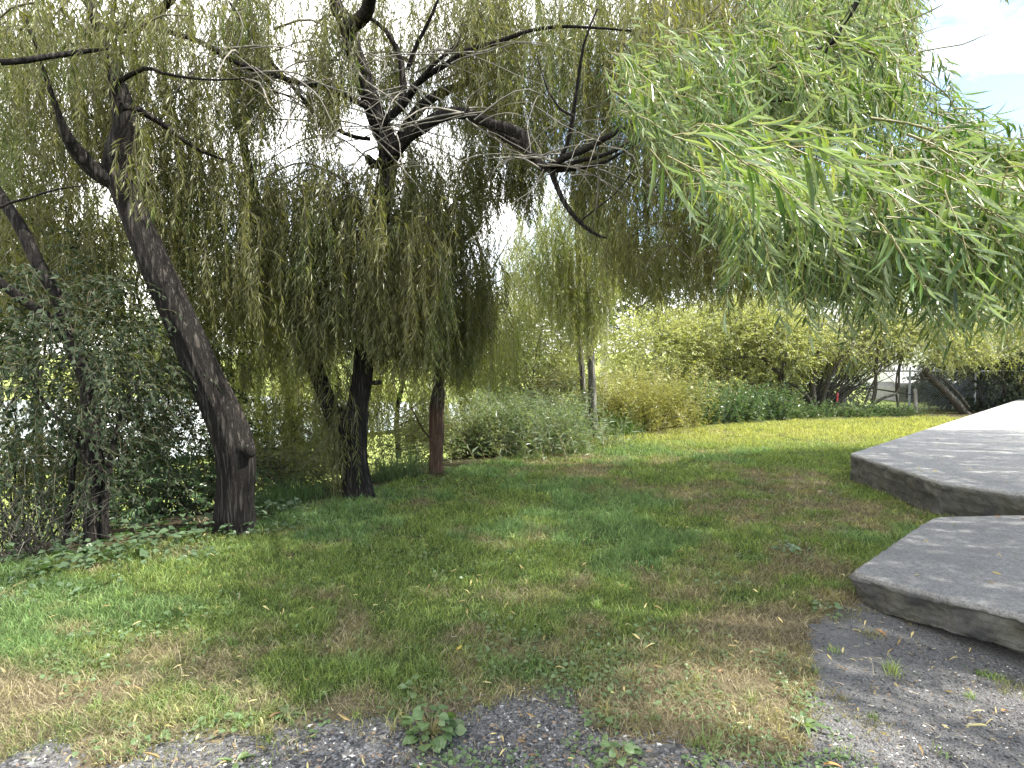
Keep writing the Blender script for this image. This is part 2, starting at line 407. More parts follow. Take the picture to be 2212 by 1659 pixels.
def gravel_f(x, y):
    w = .5*(fbm(x*2.6, y*2.6, 0, 41, 4)-.5)
    w2 = .5*(fbm(x*2.6+30, y*2.6, 0, 42, 4)-.5)
    return poly_in(x+w, y+w2, GRAV)
def gdist(x, y):
    """rough depth into the gravel"""
    r = np.zeros(np.shape(x))
    for k in (.1, .2, .35, .5): r = r+.125*(gravel_f(x, y-k) & gravel_f(x, y+k))
    return r
def gnear(x, y):
    r = np.zeros(np.shape(x))
    for k in range(8): r = r+gravel_f(x+.22*math.cos(k*.785), y+.22*math.sin(k*.785))/8
    return r
def gz(x, y):
    x = np.asarray(x, float); y = np.asarray(y, float)
    e = edge_d(x, y); k = 1-sm(1.0, 5.0, x)
    z = -sm(.3, 5.5, e)*1.35*k
    z = z+.05*(fbm(x*.7, y*.7, 0, 3, 3)-.5)+.16*sm(.2, 2.5, e)*(fbm(x*1.7, y*1.7, 0, 8, 2)-.5)
    s = (x-2.19)*.67+(y-4.0)*-.74; q = -(x-2.19)*.74-(y-4.0)*.67
    z = z-.105*np.clip(s/.85, 0, 1.5)*(1-sm(.6, 2.2, q))*(1-sm(6, 8, x))
    far = np.hypot(x, y)
    z = z-.02
    return z
def dry_f(x, y):
    """how dry the turf is: patches measured from the photo plus noise"""
    n = fbm(x*1.0, y*1.0, 0, 21, 3)*.6+fbm(x*4.2, y*4.2, 0, 24, 3)*.75-.29
    for (px, py, rx, ry, a) in ((-1.45, 3.3, .8, .24, .3), (-2.3, 2.75, .7, .4, .42), (.55, 3.4, .9, .4, .12), (1.1, 4.3, .9, .6, .2), (2.3, 6.5, 1.3, 1.3, .22), (-.5, 6.4, .9, .45, .2), (1.2, 9.0, 1., .8, .18),
                                (1.5, 3.6, .7, .5, .16), (-1.6, 4.3, .35, .3, .25), (-.15, 5.3, .7, .3, .18), (3.5, 7.4, .6, 1.2, .2), (-.75, 4.5, .9, .6, -.22), (.55, 6.3, 1.1, .6, -.18), (1.9, 5.2, .4, .3, -.25), (-2.6, 4., .8, .6, -.12), (.2, 4.9, 1.2, .5, -.1), (1.9, 10.6, 1.2, .8, -.15), (8, 13.5, 4, 1.6, .0), (.85, 2.75, .5, .35, .4), (1.35, 3.2, .3, .4, .25), (-.7, 2.75, .5, .15, .2)):
        n = n+a*np.exp(-(((x-px)/rx)**2+((y-py)/ry)**2))
    return n

gx = np.concatenate([-np.geomspace(420, 7.2, 26), np.arange(-7, 6.5, .05), np.geomspace(6.6, 420, 34)])
gy = np.concatenate([-np.geomspace(300, .6, 14), np.arange(-.5, 1.8, .25), np.arange(1.8, 7, .05), np.arange(7, 17, .12), np.geomspace(17.2, 700, 40)])
GX, GY = np.meshgrid(gx, gy); GZ = gz(GX, GY)
V = np.stack([GX, GY, GZ], -1).reshape(-1, 3)
ny, nx = GX.shape
ii = (np.arange(ny-1)[:, None]*nx+np.arange(nx-1)[None]).ravel()
Q = np.stack([ii, ii+1, ii+nx+1, ii+nx], 1)
cx = V[Q].mean(1); isg = gravel_f(cx[:, 0], cx[:, 1])
dry = np.clip((dry_f(V[:, 0], V[:, 1])-.4)*2.6+1.3*gnear(V[:, 0], V[:, 1]), 0, 1); ed = np.clip(edge_d(V[:, 0], V[:, 1])/1.2+.25+.5*(fbm(V[:, 0]*3, V[:, 1]*3, 0, 5, 2)-.5), 0, 1)

def groundmat():
    m, nt, N, Lk = newmat('turf_soil')
    a1 = N.new('ShaderNodeAttribute'); a1.attribute_name = 'dry'; a2 = N.new('ShaderNodeAttribute'); a2.attribute_name = 'wood'
    n1 = noise(N, Lk, 55, 6, .7); n2 = noise(N, Lk, 6, 4); n3 = noise(N, Lk, .35, 3)
    g = ramp(N, [(.3, (.022, .035, .012)), (.6, (.05, .075, .022)), (.8, (.1, .115, .04))]); Lk.new(n1.outputs['Fac'], g.inputs[0])
    s = ramp(N, [(.3, (.06, .045, .03)), (.55, (.14, .115, .075)), (.8, (.3, .26, .18))]); Lk.new(n1.outputs['Fac'], s.inputs[0])
    w = ramp(N, [(.3, (.02, .016, .01)), (.6, (.06, .046, .03)), (.8, (.12, .1, .06))]); Lk.new(n1.outputs['Fac'], w.inputs[0])
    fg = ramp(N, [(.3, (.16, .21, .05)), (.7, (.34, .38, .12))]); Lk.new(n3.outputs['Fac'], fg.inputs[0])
    c = mix(N, Lk, math_(N, Lk, 'MULTIPLY', a1.outputs['Fac'], 1.0), g.outputs[0], s.outputs[0])
    c = mix(N, Lk, a2.outputs['Fac'], c, w.outputs[0])
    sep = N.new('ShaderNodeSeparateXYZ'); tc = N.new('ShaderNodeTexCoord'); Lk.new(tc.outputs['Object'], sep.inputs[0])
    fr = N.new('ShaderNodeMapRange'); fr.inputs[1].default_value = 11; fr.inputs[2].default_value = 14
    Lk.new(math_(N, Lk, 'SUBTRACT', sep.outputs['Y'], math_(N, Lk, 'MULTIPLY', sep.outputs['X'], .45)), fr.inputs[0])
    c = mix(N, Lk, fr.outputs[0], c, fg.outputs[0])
    b = N.new('ShaderNodeBsdfPrincipled'); b.inputs['Roughness'].default_value = .95; b.inputs['Specular IOR Level'].default_value = .1; Lk.new(c, b.inputs['Base Color'])
    bp = N.new('ShaderNodeBump'); bp.inputs['Strength'].default_value = .7; bp.inputs['Distance'].default_value = .02; Lk.new(n1.outputs['Fac'], bp.inputs['Height']); Lk.new(bp.outputs[0], b.inputs['Normal'])
    o = N.new('ShaderNodeOutputMaterial'); Lk.new(b.outputs[0], o.inputs[0]); return m
def gravelmat():
    m, nt, N, Lk = newmat('grey_gravel')
    n1 = noise(N, Lk, 70, 6, .7); n2 = noise(N, Lk, 3.5, 4)
    vo = N.new('ShaderNodeTexVoronoi'); vo.inputs['Scale'].default_value = 95; tc = N.new('ShaderNodeTexCoord'); Lk.new(tc.outputs['Object'], vo.inputs['Vector'])
    g = ramp(N, [(.25, (.04, .04, .042)), (.55, (.115, .114, .115)), (.85, (.26, .256, .25))]); Lk.new(n1.outputs['Fac'], g.inputs[0])
    v = N.new('ShaderNodeSeparateColor'); Lk.new(vo.outputs['Color'], v.inputs[0])
    c = mix(N, Lk, .5, g.outputs[0], ramp_out(N, Lk, v.outputs[0], [(0, (.05, .05, .053)), (1, (.22, .22, .22))]))
    c = mix(N, Lk, math_(N, Lk, 'MULTIPLY', n2.outputs['Fac'], .5), c, (.2, .197, .19))
    b = N.new('ShaderNodeBsdfPrincipled'); b.inputs['Roughness'].default_value = .95; b.inputs['Specular IOR Level'].default_value = .15; Lk.new(c, b.inputs['Base Color'])
    h = math_(N, Lk, 'SUBTRACT', n1.outputs['Fac'], vo.outputs['Distance'])
    bp = N.new('ShaderNodeBump'); bp.inputs['Strength'].default_value = .9; bp.inputs['Distance'].default_value = .012; Lk.new(h, bp.inputs['Height']); Lk.new(bp.outputs[0], b.inputs['Normal'])
    o = N.new('ShaderNodeOutputMaterial'); Lk.new(b.outputs[0], o.inputs[0]); return m
def sub(V, Q, at):
    used = np.unique(Q); mp = np.full(len(V), -1); mp[used] = np.arange(len(used))
    return V[used], mp[Q], {k: a[used] for k, a in at.items()}
v_, q_, a_ = sub(V, Q[~isg], {'dry': dry, 'wood': ed})
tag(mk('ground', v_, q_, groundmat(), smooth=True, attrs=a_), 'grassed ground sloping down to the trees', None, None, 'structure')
v_, q_, a_ = sub(V, Q[isg], {})
tag(mk('gravel_path', v_, q_, gravelmat(), smooth=True), 'grey gravel beside the concrete slabs', None, None, 'structure')

# water beyond the bank
def watermat():
    m, nt, N, Lk = newmat('water')
    n = noise(N, Lk, 3, 3, sc=(1, .25, 1))
    b = N.new('ShaderNodeBsdfPrincipled'); b.inputs['Base Color'].default_value = (.35, .4, .42, 1); b.inputs['Roughness'].default_value = .12; b.inputs['Specular IOR Level'].default_value = .9
    bp = N.new('ShaderNodeBump'); bp.inputs['Strength'].default_value = .1; bp.inputs['Distance'].default_value = .05; Lk.new(n.outputs['Fac'], bp.inputs['Height']); Lk.new(bp.outputs[0], b.inputs['Normal'])
    o = N.new('ShaderNodeOutputMaterial'); Lk.new(b.outputs[0], o.inputs[0]); return m
t = np.linspace(0, 2*math.pi, 60, endpoint=False)
wr = 1+.12*np.sin(3*t+1)+.08*np.sin(5*t)
wv = np.stack([-17+15*wr*np.cos(t), 27+13*wr*np.sin(t), 0*t-1.22], 1)
wv = np.concatenate([wv, [[-17, 27, -1.22]]])
tag(mk('pond', wv, np.stack([np.arange(60), (np.arange(60)+1) % 60, np.full(60, 60)], 1), watermat()), 'pale still pond beyond the trees', None, None, 'structure')

# ------------------------------------------------------------------ concrete slabs
def concmat(name, base, streak):
    m, nt, N, Lk = newmat(name)
    n1 = noise(N, Lk, 130, 5, .75); n2 = noise(N, Lk, 2.2, 5, .6); n3 = noise(N, Lk, 9, 5, .65, sc=streak)
    g = ramp(N, [(.36, tuple(x*.4 for x in base)), (.5, base), (.64, tuple(min(1, x*1.45) for x in base))]); Lk.new(math_(N, Lk, 'ADD', math_(N, Lk, 'MULTIPLY', n1.outputs['Fac'], .55), math_(N, Lk, 'MULTIPLY', noise(N, Lk, 38, 4, .7).outputs['Fac'], .45)), g.inputs[0])
    c = mix(N, Lk, math_(N, Lk, 'MULTIPLY', n3.outputs['Fac'], .3), g.outputs[0], tuple(x*.62 for x in base))
    c = mix(N, Lk, ramp_out(N, Lk, n2.outputs['Fac'], [(.45, (0, 0, 0)), (.75, (.5, .5, .5))]), c, tuple(x*.6 for x in base))
    pn = noise(N, Lk, 62, 3, .8); c = mix(N, Lk, ramp_out(N, Lk, pn.outputs['Fac'], [(.34, (.85, .85, .85)), (.43, (0, 0, 0))]), c, tuple(x*.3 for x in base))
    pn = noise(N, Lk, 85, 3, .8); c = mix(N, Lk, ramp_out(N, Lk, pn.outputs['Fac'], [(.6, (0, 0, 0)), (.68, (.6, .6, .6))]), c, tuple(x*1.9 for x in base))
    # the cast side faces carry moss, and are toned darker to suggest shade
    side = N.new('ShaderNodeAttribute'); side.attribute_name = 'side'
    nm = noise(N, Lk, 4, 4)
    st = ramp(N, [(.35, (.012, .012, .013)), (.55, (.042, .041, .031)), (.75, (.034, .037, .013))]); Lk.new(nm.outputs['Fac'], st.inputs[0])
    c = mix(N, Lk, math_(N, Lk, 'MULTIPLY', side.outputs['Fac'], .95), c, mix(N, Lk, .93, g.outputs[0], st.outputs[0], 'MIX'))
    b = N.new('ShaderNodeBsdfPrincipled'); b.inputs['Roughness'].default_value = .92; b.inputs['Specular IOR Level'].default_value = .2; Lk.new(c, b.inputs['Base Color'])
    bp = N.new('ShaderNodeBump'); bp.inputs['Strength'].default_value = .8; bp.inputs['Distance'].default_value = .006
    Lk.new(math_(N, Lk, 'ADD', n1.outputs['Fac'], math_(N, Lk, 'MULTIPLY', n3.outputs['Fac'], .8)), bp.inputs['Height']); Lk.new(bp.outputs[0], b.inputs['Normal'])
    o = N.new('ShaderNodeOutputMaterial'); Lk.new(b.outputs[0], o.inputs[0]); return m
def slab(name, poly, ztop, zbot, mat, label, rnd=.05, rough=.02, step=.07, ragged=.0, rc=.12):
    """thick cast slab: rounded arris, rough broken side, undercut bottom"""
    P0 = [np.array(p) for p in poly]; n = len(P0); pts = []
    for i in range(n):
        a, b, c = P0[i-1], P0[i], P0[(i+1) % n]
        ia, ic = unit(a-b), unit(c-b)
        if i in (0, 1, 2):
            p, q = b+ia*rc, b+ic*rc
            pts += [p*(1-t)**2+2*t*(1-t)*b+t*t*q for t in np.linspace(0, 1, 6)]
        else: pts.append(b)
    out = []
    for i in range(len(pts)):
        a, b = pts[i], pts[(i+1) % len(pts)]
        L = np.linalg.norm(b-a); st = step if min(np.linalg.norm(a), np.linalg.norm(b)) < 9 else .5
        k = max(1, int(L/st)); out += [a+(b-a)*j/k for j in range(k)]
    o = np.array(out); tg = unit(np.roll(o, -1, 0)-np.roll(o, 1, 0))
    A = .5*np.sum(o[:, 0]*np.roll(o[:, 1], -1)-np.roll(o[:, 0], -1)*o[:, 1])
    nr = np.stack([tg[:, 1], -tg[:, 0]], 1)*(1 if A > 0 else -1)   # outward
    rings = []
    lv = [(-.9, 0), (-.35, 0), (-rnd, .0), (-rnd*.35, -rnd*.3), (0, -rnd), (.004, -rnd*1.5)]
    H = ztop-zbot
    lv += [(.002*math.sin(k*2.), -rnd*1.5-(H-rnd*1.5)*k/14) for k in range(1, 15)]
    for k, (off, dz) in enumerate(lv):
        q = o+nr*off if k > 1 else o*(1+off*.0)+nr*off
        z = np.full(len(q), ztop+dz)
        if k > 2:
            s = np.arange(len(q))
            w = rough*((fbm(q[:, 0]*15, q[:, 1]*15, z*15, 61, 3)-.5)*(.8 if k < 5 else 1.6)+(0 if k < 6 else 1.5)*(fbm(q[:, 0]*5, q[:, 1]*5, z*9, 62, 2)-.5))
            q = q+nr*w[:, None]
        if k == len(lv)-1 and ragged:
            z = z+ragged*(fbm(q[:, 0]*3.5, q[:, 1]*3.5, 0, 67, 3)-.35)
            q = q-nr*.03
        rings.append(np.concatenate([q, z[:, None]], 1))
    m = len(o); acc = Acc()
    Vv = np.concatenate(rings[2:]+[]); nrg = len(rings)-2
    i = np.arange(nrg-1)[:, None]*m; j = np.arange(m)[None]
    Qd = np.stack([i+j, i+m+j, i+m+(j+1) % m, i+(j+1) % m], -1).reshape(-1, 4)
    if A < 0: Qd = Qd[:, ::-1]
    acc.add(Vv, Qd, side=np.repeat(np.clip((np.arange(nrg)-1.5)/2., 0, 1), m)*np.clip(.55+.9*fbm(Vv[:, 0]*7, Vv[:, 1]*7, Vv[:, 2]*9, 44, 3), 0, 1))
    ob = acc.build(name, mat, smooth=False)
    # top face as one n-gon
    me = ob.data
    import bmesh
    bm = bmesh.new(); bm.from_mesh(me); bm.verts.ensure_lookup_table()
    f = bm.faces.new([bm.verts[k] for k in range(m)]); 
    bmesh.ops.recalc_face_normals(bm, faces=bm.faces[:])
    bm.to_mesh(me); bm.free()
    tag(ob, label, 'concrete slab')
    return ob
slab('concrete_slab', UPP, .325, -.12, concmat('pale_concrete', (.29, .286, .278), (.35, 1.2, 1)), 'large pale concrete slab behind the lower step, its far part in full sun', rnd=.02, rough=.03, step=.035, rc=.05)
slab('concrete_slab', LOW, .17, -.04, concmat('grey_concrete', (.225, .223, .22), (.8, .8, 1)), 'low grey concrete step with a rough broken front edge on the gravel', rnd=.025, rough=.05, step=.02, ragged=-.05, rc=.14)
def slab_free(x, y):
    return ~(poly_in(x, y, LOW) | poly_in(x, y, UPP))

# ------------------------------------------------------------------ grass
def blades(acc, x, y, h, w, tilt, col, z=None):
    n = len(x); z = gz(x, y) if z is None else z
    a = rng.random(n)*6.283; dr = np.stack([np.cos(a), np.sin(a)], 1)
    b = rng.random(n)*6.283; sd = np.stack([np.cos(b), np.sin(b), 0*b], 1)*(w/2)[:, None]
    B = np.stack([x, y, z-.004], 1)
    def at(t):
        r = np.sin(tilt*t)*h*t; zz = np.cos(tilt*t*.8)*h*t
        return B+np.stack([dr[:, 0]*r, dr[:, 1]*r, zz], 1)
    m, tp = at(.55), at(1.)
    Vv = np.stack([B-sd, B+sd, m+sd*.8, m-sd*.8, tp], 1).reshape(-1, 3)
    k = np.arange(n)[:, None]*5
    T = np.stack([k, k+1, k+2, k, k+2, k+3, k+3, k+2, k+4], -1).reshape(-1, 3)
    acc.add(Vv, T, col=np.repeat(col, 5, axis=0))
def sample_view(n, ymin, ymax, pw=1.45, margin=1.06):
    """points on the ground inside the view, denser near"""
    e = 1-pw; q = rng.random(n)
    y = (ymin**(e+1)+(ymax**(e+1)-ymin**(e+1))*q)**(1/(e+1)) if abs(e+1) > 1e-6 else ymin*(ymax/ymin)**q
    x = (rng.random(n)*2-1)*y*.82*margin
    return x, y
def lerp(a, b, t): return np.asarray(a)[None]*(1-t[:, None])+np.asarray(b)[None]*t[:, None]
x, y = sample_view(760000, 2.1, 17.5, 1.35)
e = edge_d(x, y); g = gravel_f(x, y); d = dry_f(x, y)
tuft = fbm(x*5, y*5, 0, 31, 2)
keep = (e < .15+.3*(tuft-.5)) & (~g | ((fbm(x*4.5, y*4.5, 0, 37, 2) > .5+.25*sm(.0, .5, gdist(x, y))) & (rng.random(len(x)) < .5))) & slab_free(x, y)
lawnY = sm(2.3, 3.6, y-.35*np.abs(x)*.6)
pk = np.clip(1.25-1.5*np.clip(d-.42, 0, 1)*1.6, .12, 1)*np.clip(.25+1.5*tuft, .3, 1)*np.where((y < 3.4), np.clip((y-2.15)/1.1+.25*(tuft-.5)*3, .15, 1), 1)
gn = np.where(y < 5, gnear(x, y), 0); pk = pk*(1-.75*np.where(g, 0, gn)); d = d+.3*gn
keep &= rng.random(len(x)) < pk
x, y, d, tuft = x[keep], y[keep], d[keep], tuft[keep]
n = len(x)
dr_ = np.clip((d-.41)*3.2+rng.normal(0, .22, n), 0, 1)
c = lerp((.085, .145, .034), (.27, .33, .095), rng.random(n)**1.2)
c = c*(1-.0*dr_[:, None])
blue = (fbm(x*1.3, y*1.3, 0, 77, 2) > .6)
c[blue] = c[blue]*[.85, 1, 1.35]
c = c*(1-dr_[:, None])+lerp((.13, .115, .048), (.32, .285, .14), rng.random(n)**1.2)*dr_[:, None]
sunlit_tint = sm(9.5, 12.5, y)[:, None]
c = c*(1-sunlit_tint*.78)+np.array([.4, .4, .11])*(sunlit_tint*.78)  # far blades tinted yellow and light so the strip reads sunlit
c *= (.4+1.15*rng.random(n))[:, None]
sc = np.clip(y/4.2, .9, 2.2)
h = (.026+.042*rng.random(n)**1.3)*(.45+1.25*tuft)*np.where(blue, 1.25, 1)*(1-.25*dr_)
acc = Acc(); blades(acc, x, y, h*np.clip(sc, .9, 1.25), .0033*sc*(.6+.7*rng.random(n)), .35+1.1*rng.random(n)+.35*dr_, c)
tx, ty = sample_view(1500, 2.2, 9, 1.3); k = slab_free(tx, ty) & (edge_d(tx, ty) < .1) & (~gravel_f(tx, ty) | (rng.random(len(tx)) < .1)); tx, ty = tx[k], ty[k]
tx = np.concatenate([tx, -1.5+.5*rng.normal(size=60), -.6+.5*rng.normal(size=30)]); ty = np.concatenate([ty, 2.75+.1*rng.normal(size=60), 3.1+.12*rng.normal(size=30)])
m_ = rng.integers(14, 46, len(tx)); q = np.repeat(np.arange(len(tx)), m_); n = len(q); rr = (.012+.03*rng.random(len(tx)))[q]
hh = (.045+.06*rng.random(len(tx))**1.5)[q]*(.5+.6*rng.random(n)); dr2 = (np.clip((dry_f(tx, ty)-.42)*2+rng.normal(0, .3, len(tx)), 0, 1))[q]
cg = lerp((.085, .15, .04), (.25, .34, .12), rng.random(len(tx)))[q]; cg = cg*(1-dr2[:, None])+np.array([.3, .27, .13])*dr2[:, None]
blades(acc, tx[q]+rr*rng.normal(size=n), ty[q]+rr*rng.normal(size=n), hh, (.0032+.002*rng.random(n))*np.clip(ty[q]/4, 1, 2), .3+1.2*rng.random(n), cg*(.5+.9*rng.random(n))[:, None])
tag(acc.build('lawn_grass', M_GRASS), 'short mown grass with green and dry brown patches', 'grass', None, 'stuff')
# dry thatch lying in the worn patches
x, y = sample_view(190000, 2.0, 9, 1.7); d = dry_f(x, y); e = edge_d(x, y); g = gravel_f(x, y)
k = (e < .6) & slab_free(x, y) & (rng.random(len(x)) < np.clip((d-.4)*2.6, .035, 1)) & (~g | (rng.random(len(x)) < .05))
x, y = x[k], y[k]; n = len(x)
c = lerp((.13, .105, .06), (.42, .37, .24), rng.random(n)**1.8)
acc = Acc(); blades(acc, x, y, .03+.06*rng.random(n), .0026*np.clip(y/4, .8, 1.6)*(.6+.8*rng.random(n)), 1.25+.35*rng.random(n), c, gz(x, y)+.006+.012*rng.random(n))
tag(acc.build('dry_thatch', M_LITTER), 'pale dead grass lying in the worn turf', 'dead grass', None, 'stuff')

# low broad-leaved ground cover in the turf
def rosette_pts(cx, cy, rad, n, zlift=(.005, .05)):
    a = rng.random(n)*6.283; r = rad*rng.random(n)**.6
    x, y = cx+r*np.cos(a), cy+r*np.sin(a)
    return x, y, gz(x, y)+zlift[0]+(zlift[1]-zlift[0])*rng.random(n)*(1-.5*r/rad)
acc = Acc()
def cover(n, cond, size, ymin=2.1, ymax=12, pw=1.5, lift=.035):
    x, y = sample_view(n, ymin, ymax, pw)
    k = cond(x, y) & slab_free(x, y); x, y = x[k], y[k]; n = len(x)
    a = rng.random(n)*6.283
    D = np.stack([np.cos(a), np.sin(a), .15+.5*rng.random(n)], 1); N = np.array([0, 0, 1.])+rng.normal(0, .3, (n, 3))
    s = size*(.55+.8*rng.random(n))
    leaves(acc, np.stack([x, y, gz(x, y)+lift*rng.random(n)], 1), D, N, s, s*.85, curl=.25, near=True, fold=.12, droop=.15)
cl = lambda s, th: (lambda x, y: (fbm(x*2.1, y*2.1, 0, s, 2)+.25*(fbm(x*7, y*7, 0, s+3, 1)-.5) > th) & (edge_d(x, y) < .25) & ~gravel_f(x, y))
cover(26000, cl(51, .6), .026)
tag(acc.build('ground_cover', M_WEED), 'low round-leaved plants creeping through the turf', 'ground cover', None, 'stuff')
acc = Acc()
cover(7000, lambda x, y: (np.abs(edge_d(x, y)+.35) < .45) & (x < -.8) & (fbm(x*2.5, y*2.5, 0, 55, 2) > .4), .04, 3, 8.5, 1.2, .06)
cover(9000, lambda x, y: (np.abs(edge_d(x, y)-.2) < .5) & (x < -2.2) & (fbm(x*2.5, y*2.5, 0, 57, 2) > .42), .065, 2.8, 6.5, 1.2, .13)
tag(acc.build('ground_cover', M_NETTLE), 'broad dark leaves covering the edge of the bank under the willows', 'ground cover', None, 'stuff')
acc = Acc()
cover(10000, lambda x, y: (fbm(x*3.4, y*3.4, 0, 58, 3) > .54) & (y < 3.3) & (x > -.9) & (x < 1.45), .02, 2.1, 3.3, 1.2, .03)
tag(acc.build('ground_cover', M_WEED), 'tiny leaves creeping between the gravel stones', 'ground cover', None, 'stuff')

# gravel chips
x, y = sample_view(170000, 2.05, 4.8, 1.5)
k = gravel_f(x+rng.normal(0, .05, len(x)), y+rng.normal(0, .05, len(x))) & slab_free(x, y) & (fbm(x*3, y*3, 0, 91, 2) > .2+.4*rng.random(len(x))*np.where(x > 1.3, 1., .55))
x, y = x[k], y[k]; n = len(x)
oc = np.array([(1, 0, 0), (-1, 0, 0), (0, 1, 0), (0, -1, 0), (0, 0, 1), (0, 0, -1)], float)
of = np.array([(0, 2, 4), (2, 1, 4), (1, 3, 4), (3, 0, 4), (2, 0, 5), (1, 2, 5), (3, 1, 5), (0, 3, 5)])
s = (.0025+.0095*rng.random(n)**3.2)*np.where(x > 1.2, .7, 1.)
Vc = oc[None]*(s[:, None]*np.stack([.8+.7*rng.random(n), .6+.5*rng.random(n), .3+.35*rng.random(n)], 1))[:, None, :]*(.7+.6*rng.random((n, 6, 1)))
a = rng.random(n)*6.283; ca, sa = np.cos(a)[:, None], np.sin(a)[:, None]
Vc = np.stack([Vc[..., 0]*ca-Vc[..., 1]*sa, Vc[..., 0]*sa+Vc[..., 1]*ca, Vc[..., 2]], -1)+rng.normal(0, .1, (n, 6, 3))*s[:, None, None]
Vc += np.stack([x, y, gz(x, y)+s*.25], 1)[:, None]
cc = lerp((.035, .035, .038), (.19, .19, .194), rng.random(n)**1.4); br = rng.random(n) < .07; cc[br] = [.2, .15, .11]; wh = rng.random(n) < .03; cc[wh] = [.45, .44, .42]
acc = Acc(); acc.add(Vc.reshape(-1, 3), (of[None]+np.arange(n)[:, None, None]*6).reshape(-1, 3), col=np.repeat(cc, 6, axis=0))
tag(acc.build('gravel_chips', M_CHIP), 'loose grey stone chips on the gravel', 'gravel', None, 'stuff')
# pale curled bits of twig and catkin on the gravel and turf
n = 420; x, y = sample_view(n*4, 2.1, 5.5, 1.6); k = slab_free(x, y) & (gravel_f(x, y) | (rng.random(len(x)) < .25)); x, y = x[k][:n], y[k][:n]; n = len(x)
a = rng.random(n)*6.283; cur = rng.normal(0, 1.4, n); L = .015+.045*rng.random(n)**2
nodes = []; p = np.stack([x, y, gz(x, y)+.009], 1)
for q in range(6):
    nodes.append(p); b = a+cur*q/5; p = p+np.stack([np.cos(b), np.sin(b), .25*rng.normal(0, .3, n)], 1)*(L/5)[:, None]
acc = Acc(); twigs(acc, np.stack(nodes, 1), .0016, .0007)
acc.A = {'col': [np.repeat(lerp((.28, .22, .14), (.6, .55, .42), rng.random(n)), 18, axis=0)]}
tag(acc.build('twig_litter', M_LITTER), 'pale curled bits of twig scattered on the gravel', 'twig litter', None, 'stuff')

n = 900; x, y = sample_view(n*2, 2.1, 12, 1.4); onl, onu = poly_in(x, y, LOW), poly_in(x, y, UPP); k = (edge_d(x, y) < .3) & (~(onl | onu) | (rng.random(len(x)) < .3)); x, y, onl, onu = x[k][:n], y[k][:n], onl[k][:n], onu[k][:n]; n = len(x)
a = rng.random(n)*6.283; acc = Acc(); LL = (.025+.04*rng.random(n))
leaves(acc, np.stack([x, y, np.where(onl, .178, np.where(onu, .333, gz(x, y)+.012+.02*rng.random(n)))], 1), np.stack([np.cos(a), np.sin(a), np.where(onl | onu, .05, rng.normal(0, .25, n))], 1), np.array([0, 0, 1.])+rng.normal(0, .5, (n, 3)), LL, LL*.2, curl=.8, near=True, fold=.4, droop=0)
acc.A = {'col': [np.repeat(lerp((.25, .17, .08), (.62, .55, .27), rng.random(n)), 11, axis=0)]}
tag(acc.build('leaf_litter', M_LITTER), 'small dry willow leaves strewn over the turf and gravel', 'leaf litter', None, 'stuff')

# ------------------------------------------------------------------ leaning willow
t1 = P(505, 1152, 5.6); t1[2] = gz(t1[0], t1[1])
T1 = thing('willow_tree', 'big dark willow leaning left at the lawn edge, nearest of the large trunks', 'tree', t1)
tr = Acc()
limb(tr, [(507, 1180, 84), (507, 1110, 78), (510, 1030, 76), (506, 970, 80), (484, 905, 77), (450, 830, 71), (420, 765, 69), (392, 700, 66), (362, 630, 64), (332, 565, 61), (304, 500, 58), (280, 440, 57), (262, 395, 58)], [5.6, 5.5, 5.45], 64, bark=.17, jit=.0, step=.03, flare=.4)
limb(tr, [(268, 415, 50), (246, 370, 46), (258, 320, 50), (272, 270, 49), (262, 215, 42), (248, 170, 34), (230, 120, 26), (212, 60, 20), (185, -20, 18), (150, -120, 12)], [5.45, 5.3], 40, bark=.17, jit=.02, step=.04)
limb(tr, [(262, 400, 40), (225, 378, 38), (190, 352, 34), (165, 325, 30), (150, 300, 24), (120, 240, 12), (90, 150, 9), (60, 40, 6)], [5.45, 5.2, 4.9], 16, bark=.14, step=.06)
limb(tr, [(262, 230, 16), (300, 235, 15), (345, 262, 12), (390, 300, 8), (440, 330, 6), (500, 350, 4)], [5.3, 5.9], 7)
limb(tr, [(264, 380, 14), (310, 400, 10), (330, 395, 8)], [5.4, 5.2], 6)
limb(tr, [(250, 180, 12), (310, 150, 9), (350, 160, 7), (440, 172, 5), (530, 170, 3)], [5.3, 5.0], 6)
limb(tr, [(500, 975, 40), (530, 962, 34), (541, 985, 20)], [5.5, 5.45], 10, step=.05)
tr.build('trunk', M_BARK, T1, True)
LA, TA = Acc(), Acc()
curtain(LA, TA, [(-40, -60), (560, -60)], [(-40, 460), (150, 480), (230, 420), (330, 520), (430, 560), (560, 420)], (5.6, 7.6), 760, (.5, 1.3), gap=.40, gs=60, arcs=26, ll=.09, lw=.012)
curtain(LA, TA, [(280, 300), (580, 280)], [(280, 520), (360, 640), (450, 720), (560, 760), (580, 700)], (5.8, 7.4), 330, (.5, 1.4), gap=.42, gs=50, arcs=12, ll=.09, lw=.012)
curtain(LA, TA, [(-40, -60), (200, -60), (420, -60)], [(-40, 250), (150, 190), (420, 110)], (4.4, 5.4), 110, (.3, .8), gap=.42, arcs=8)
curtain(LA, TA, [(-60, 330), (140, 380), (260, 470)], [(-60, 640), (140, 740), (260, 760)], (5.6, 7.6), 300, (.4, 1.0), gap=.42, gs=45, arcs=10)
curtain(LA, TA, [(400, 520), (600, 520)], [(400, 800), (520, 880), (600, 840)], (7.2, 8.6), 170, (.4, 1.0), gap=.45, gs=35, arcs=8)
curtain(LA, TA, [(270, 200), (345, 240)], [(270, 430), (300, 500), (345, 520)], (4.9, 5.3), 16, (.3, .8), gap=.3, arcs=4)
LA.build('crown', M_WD, T1); TA.build('twigs', M_TWIG, T1, True)

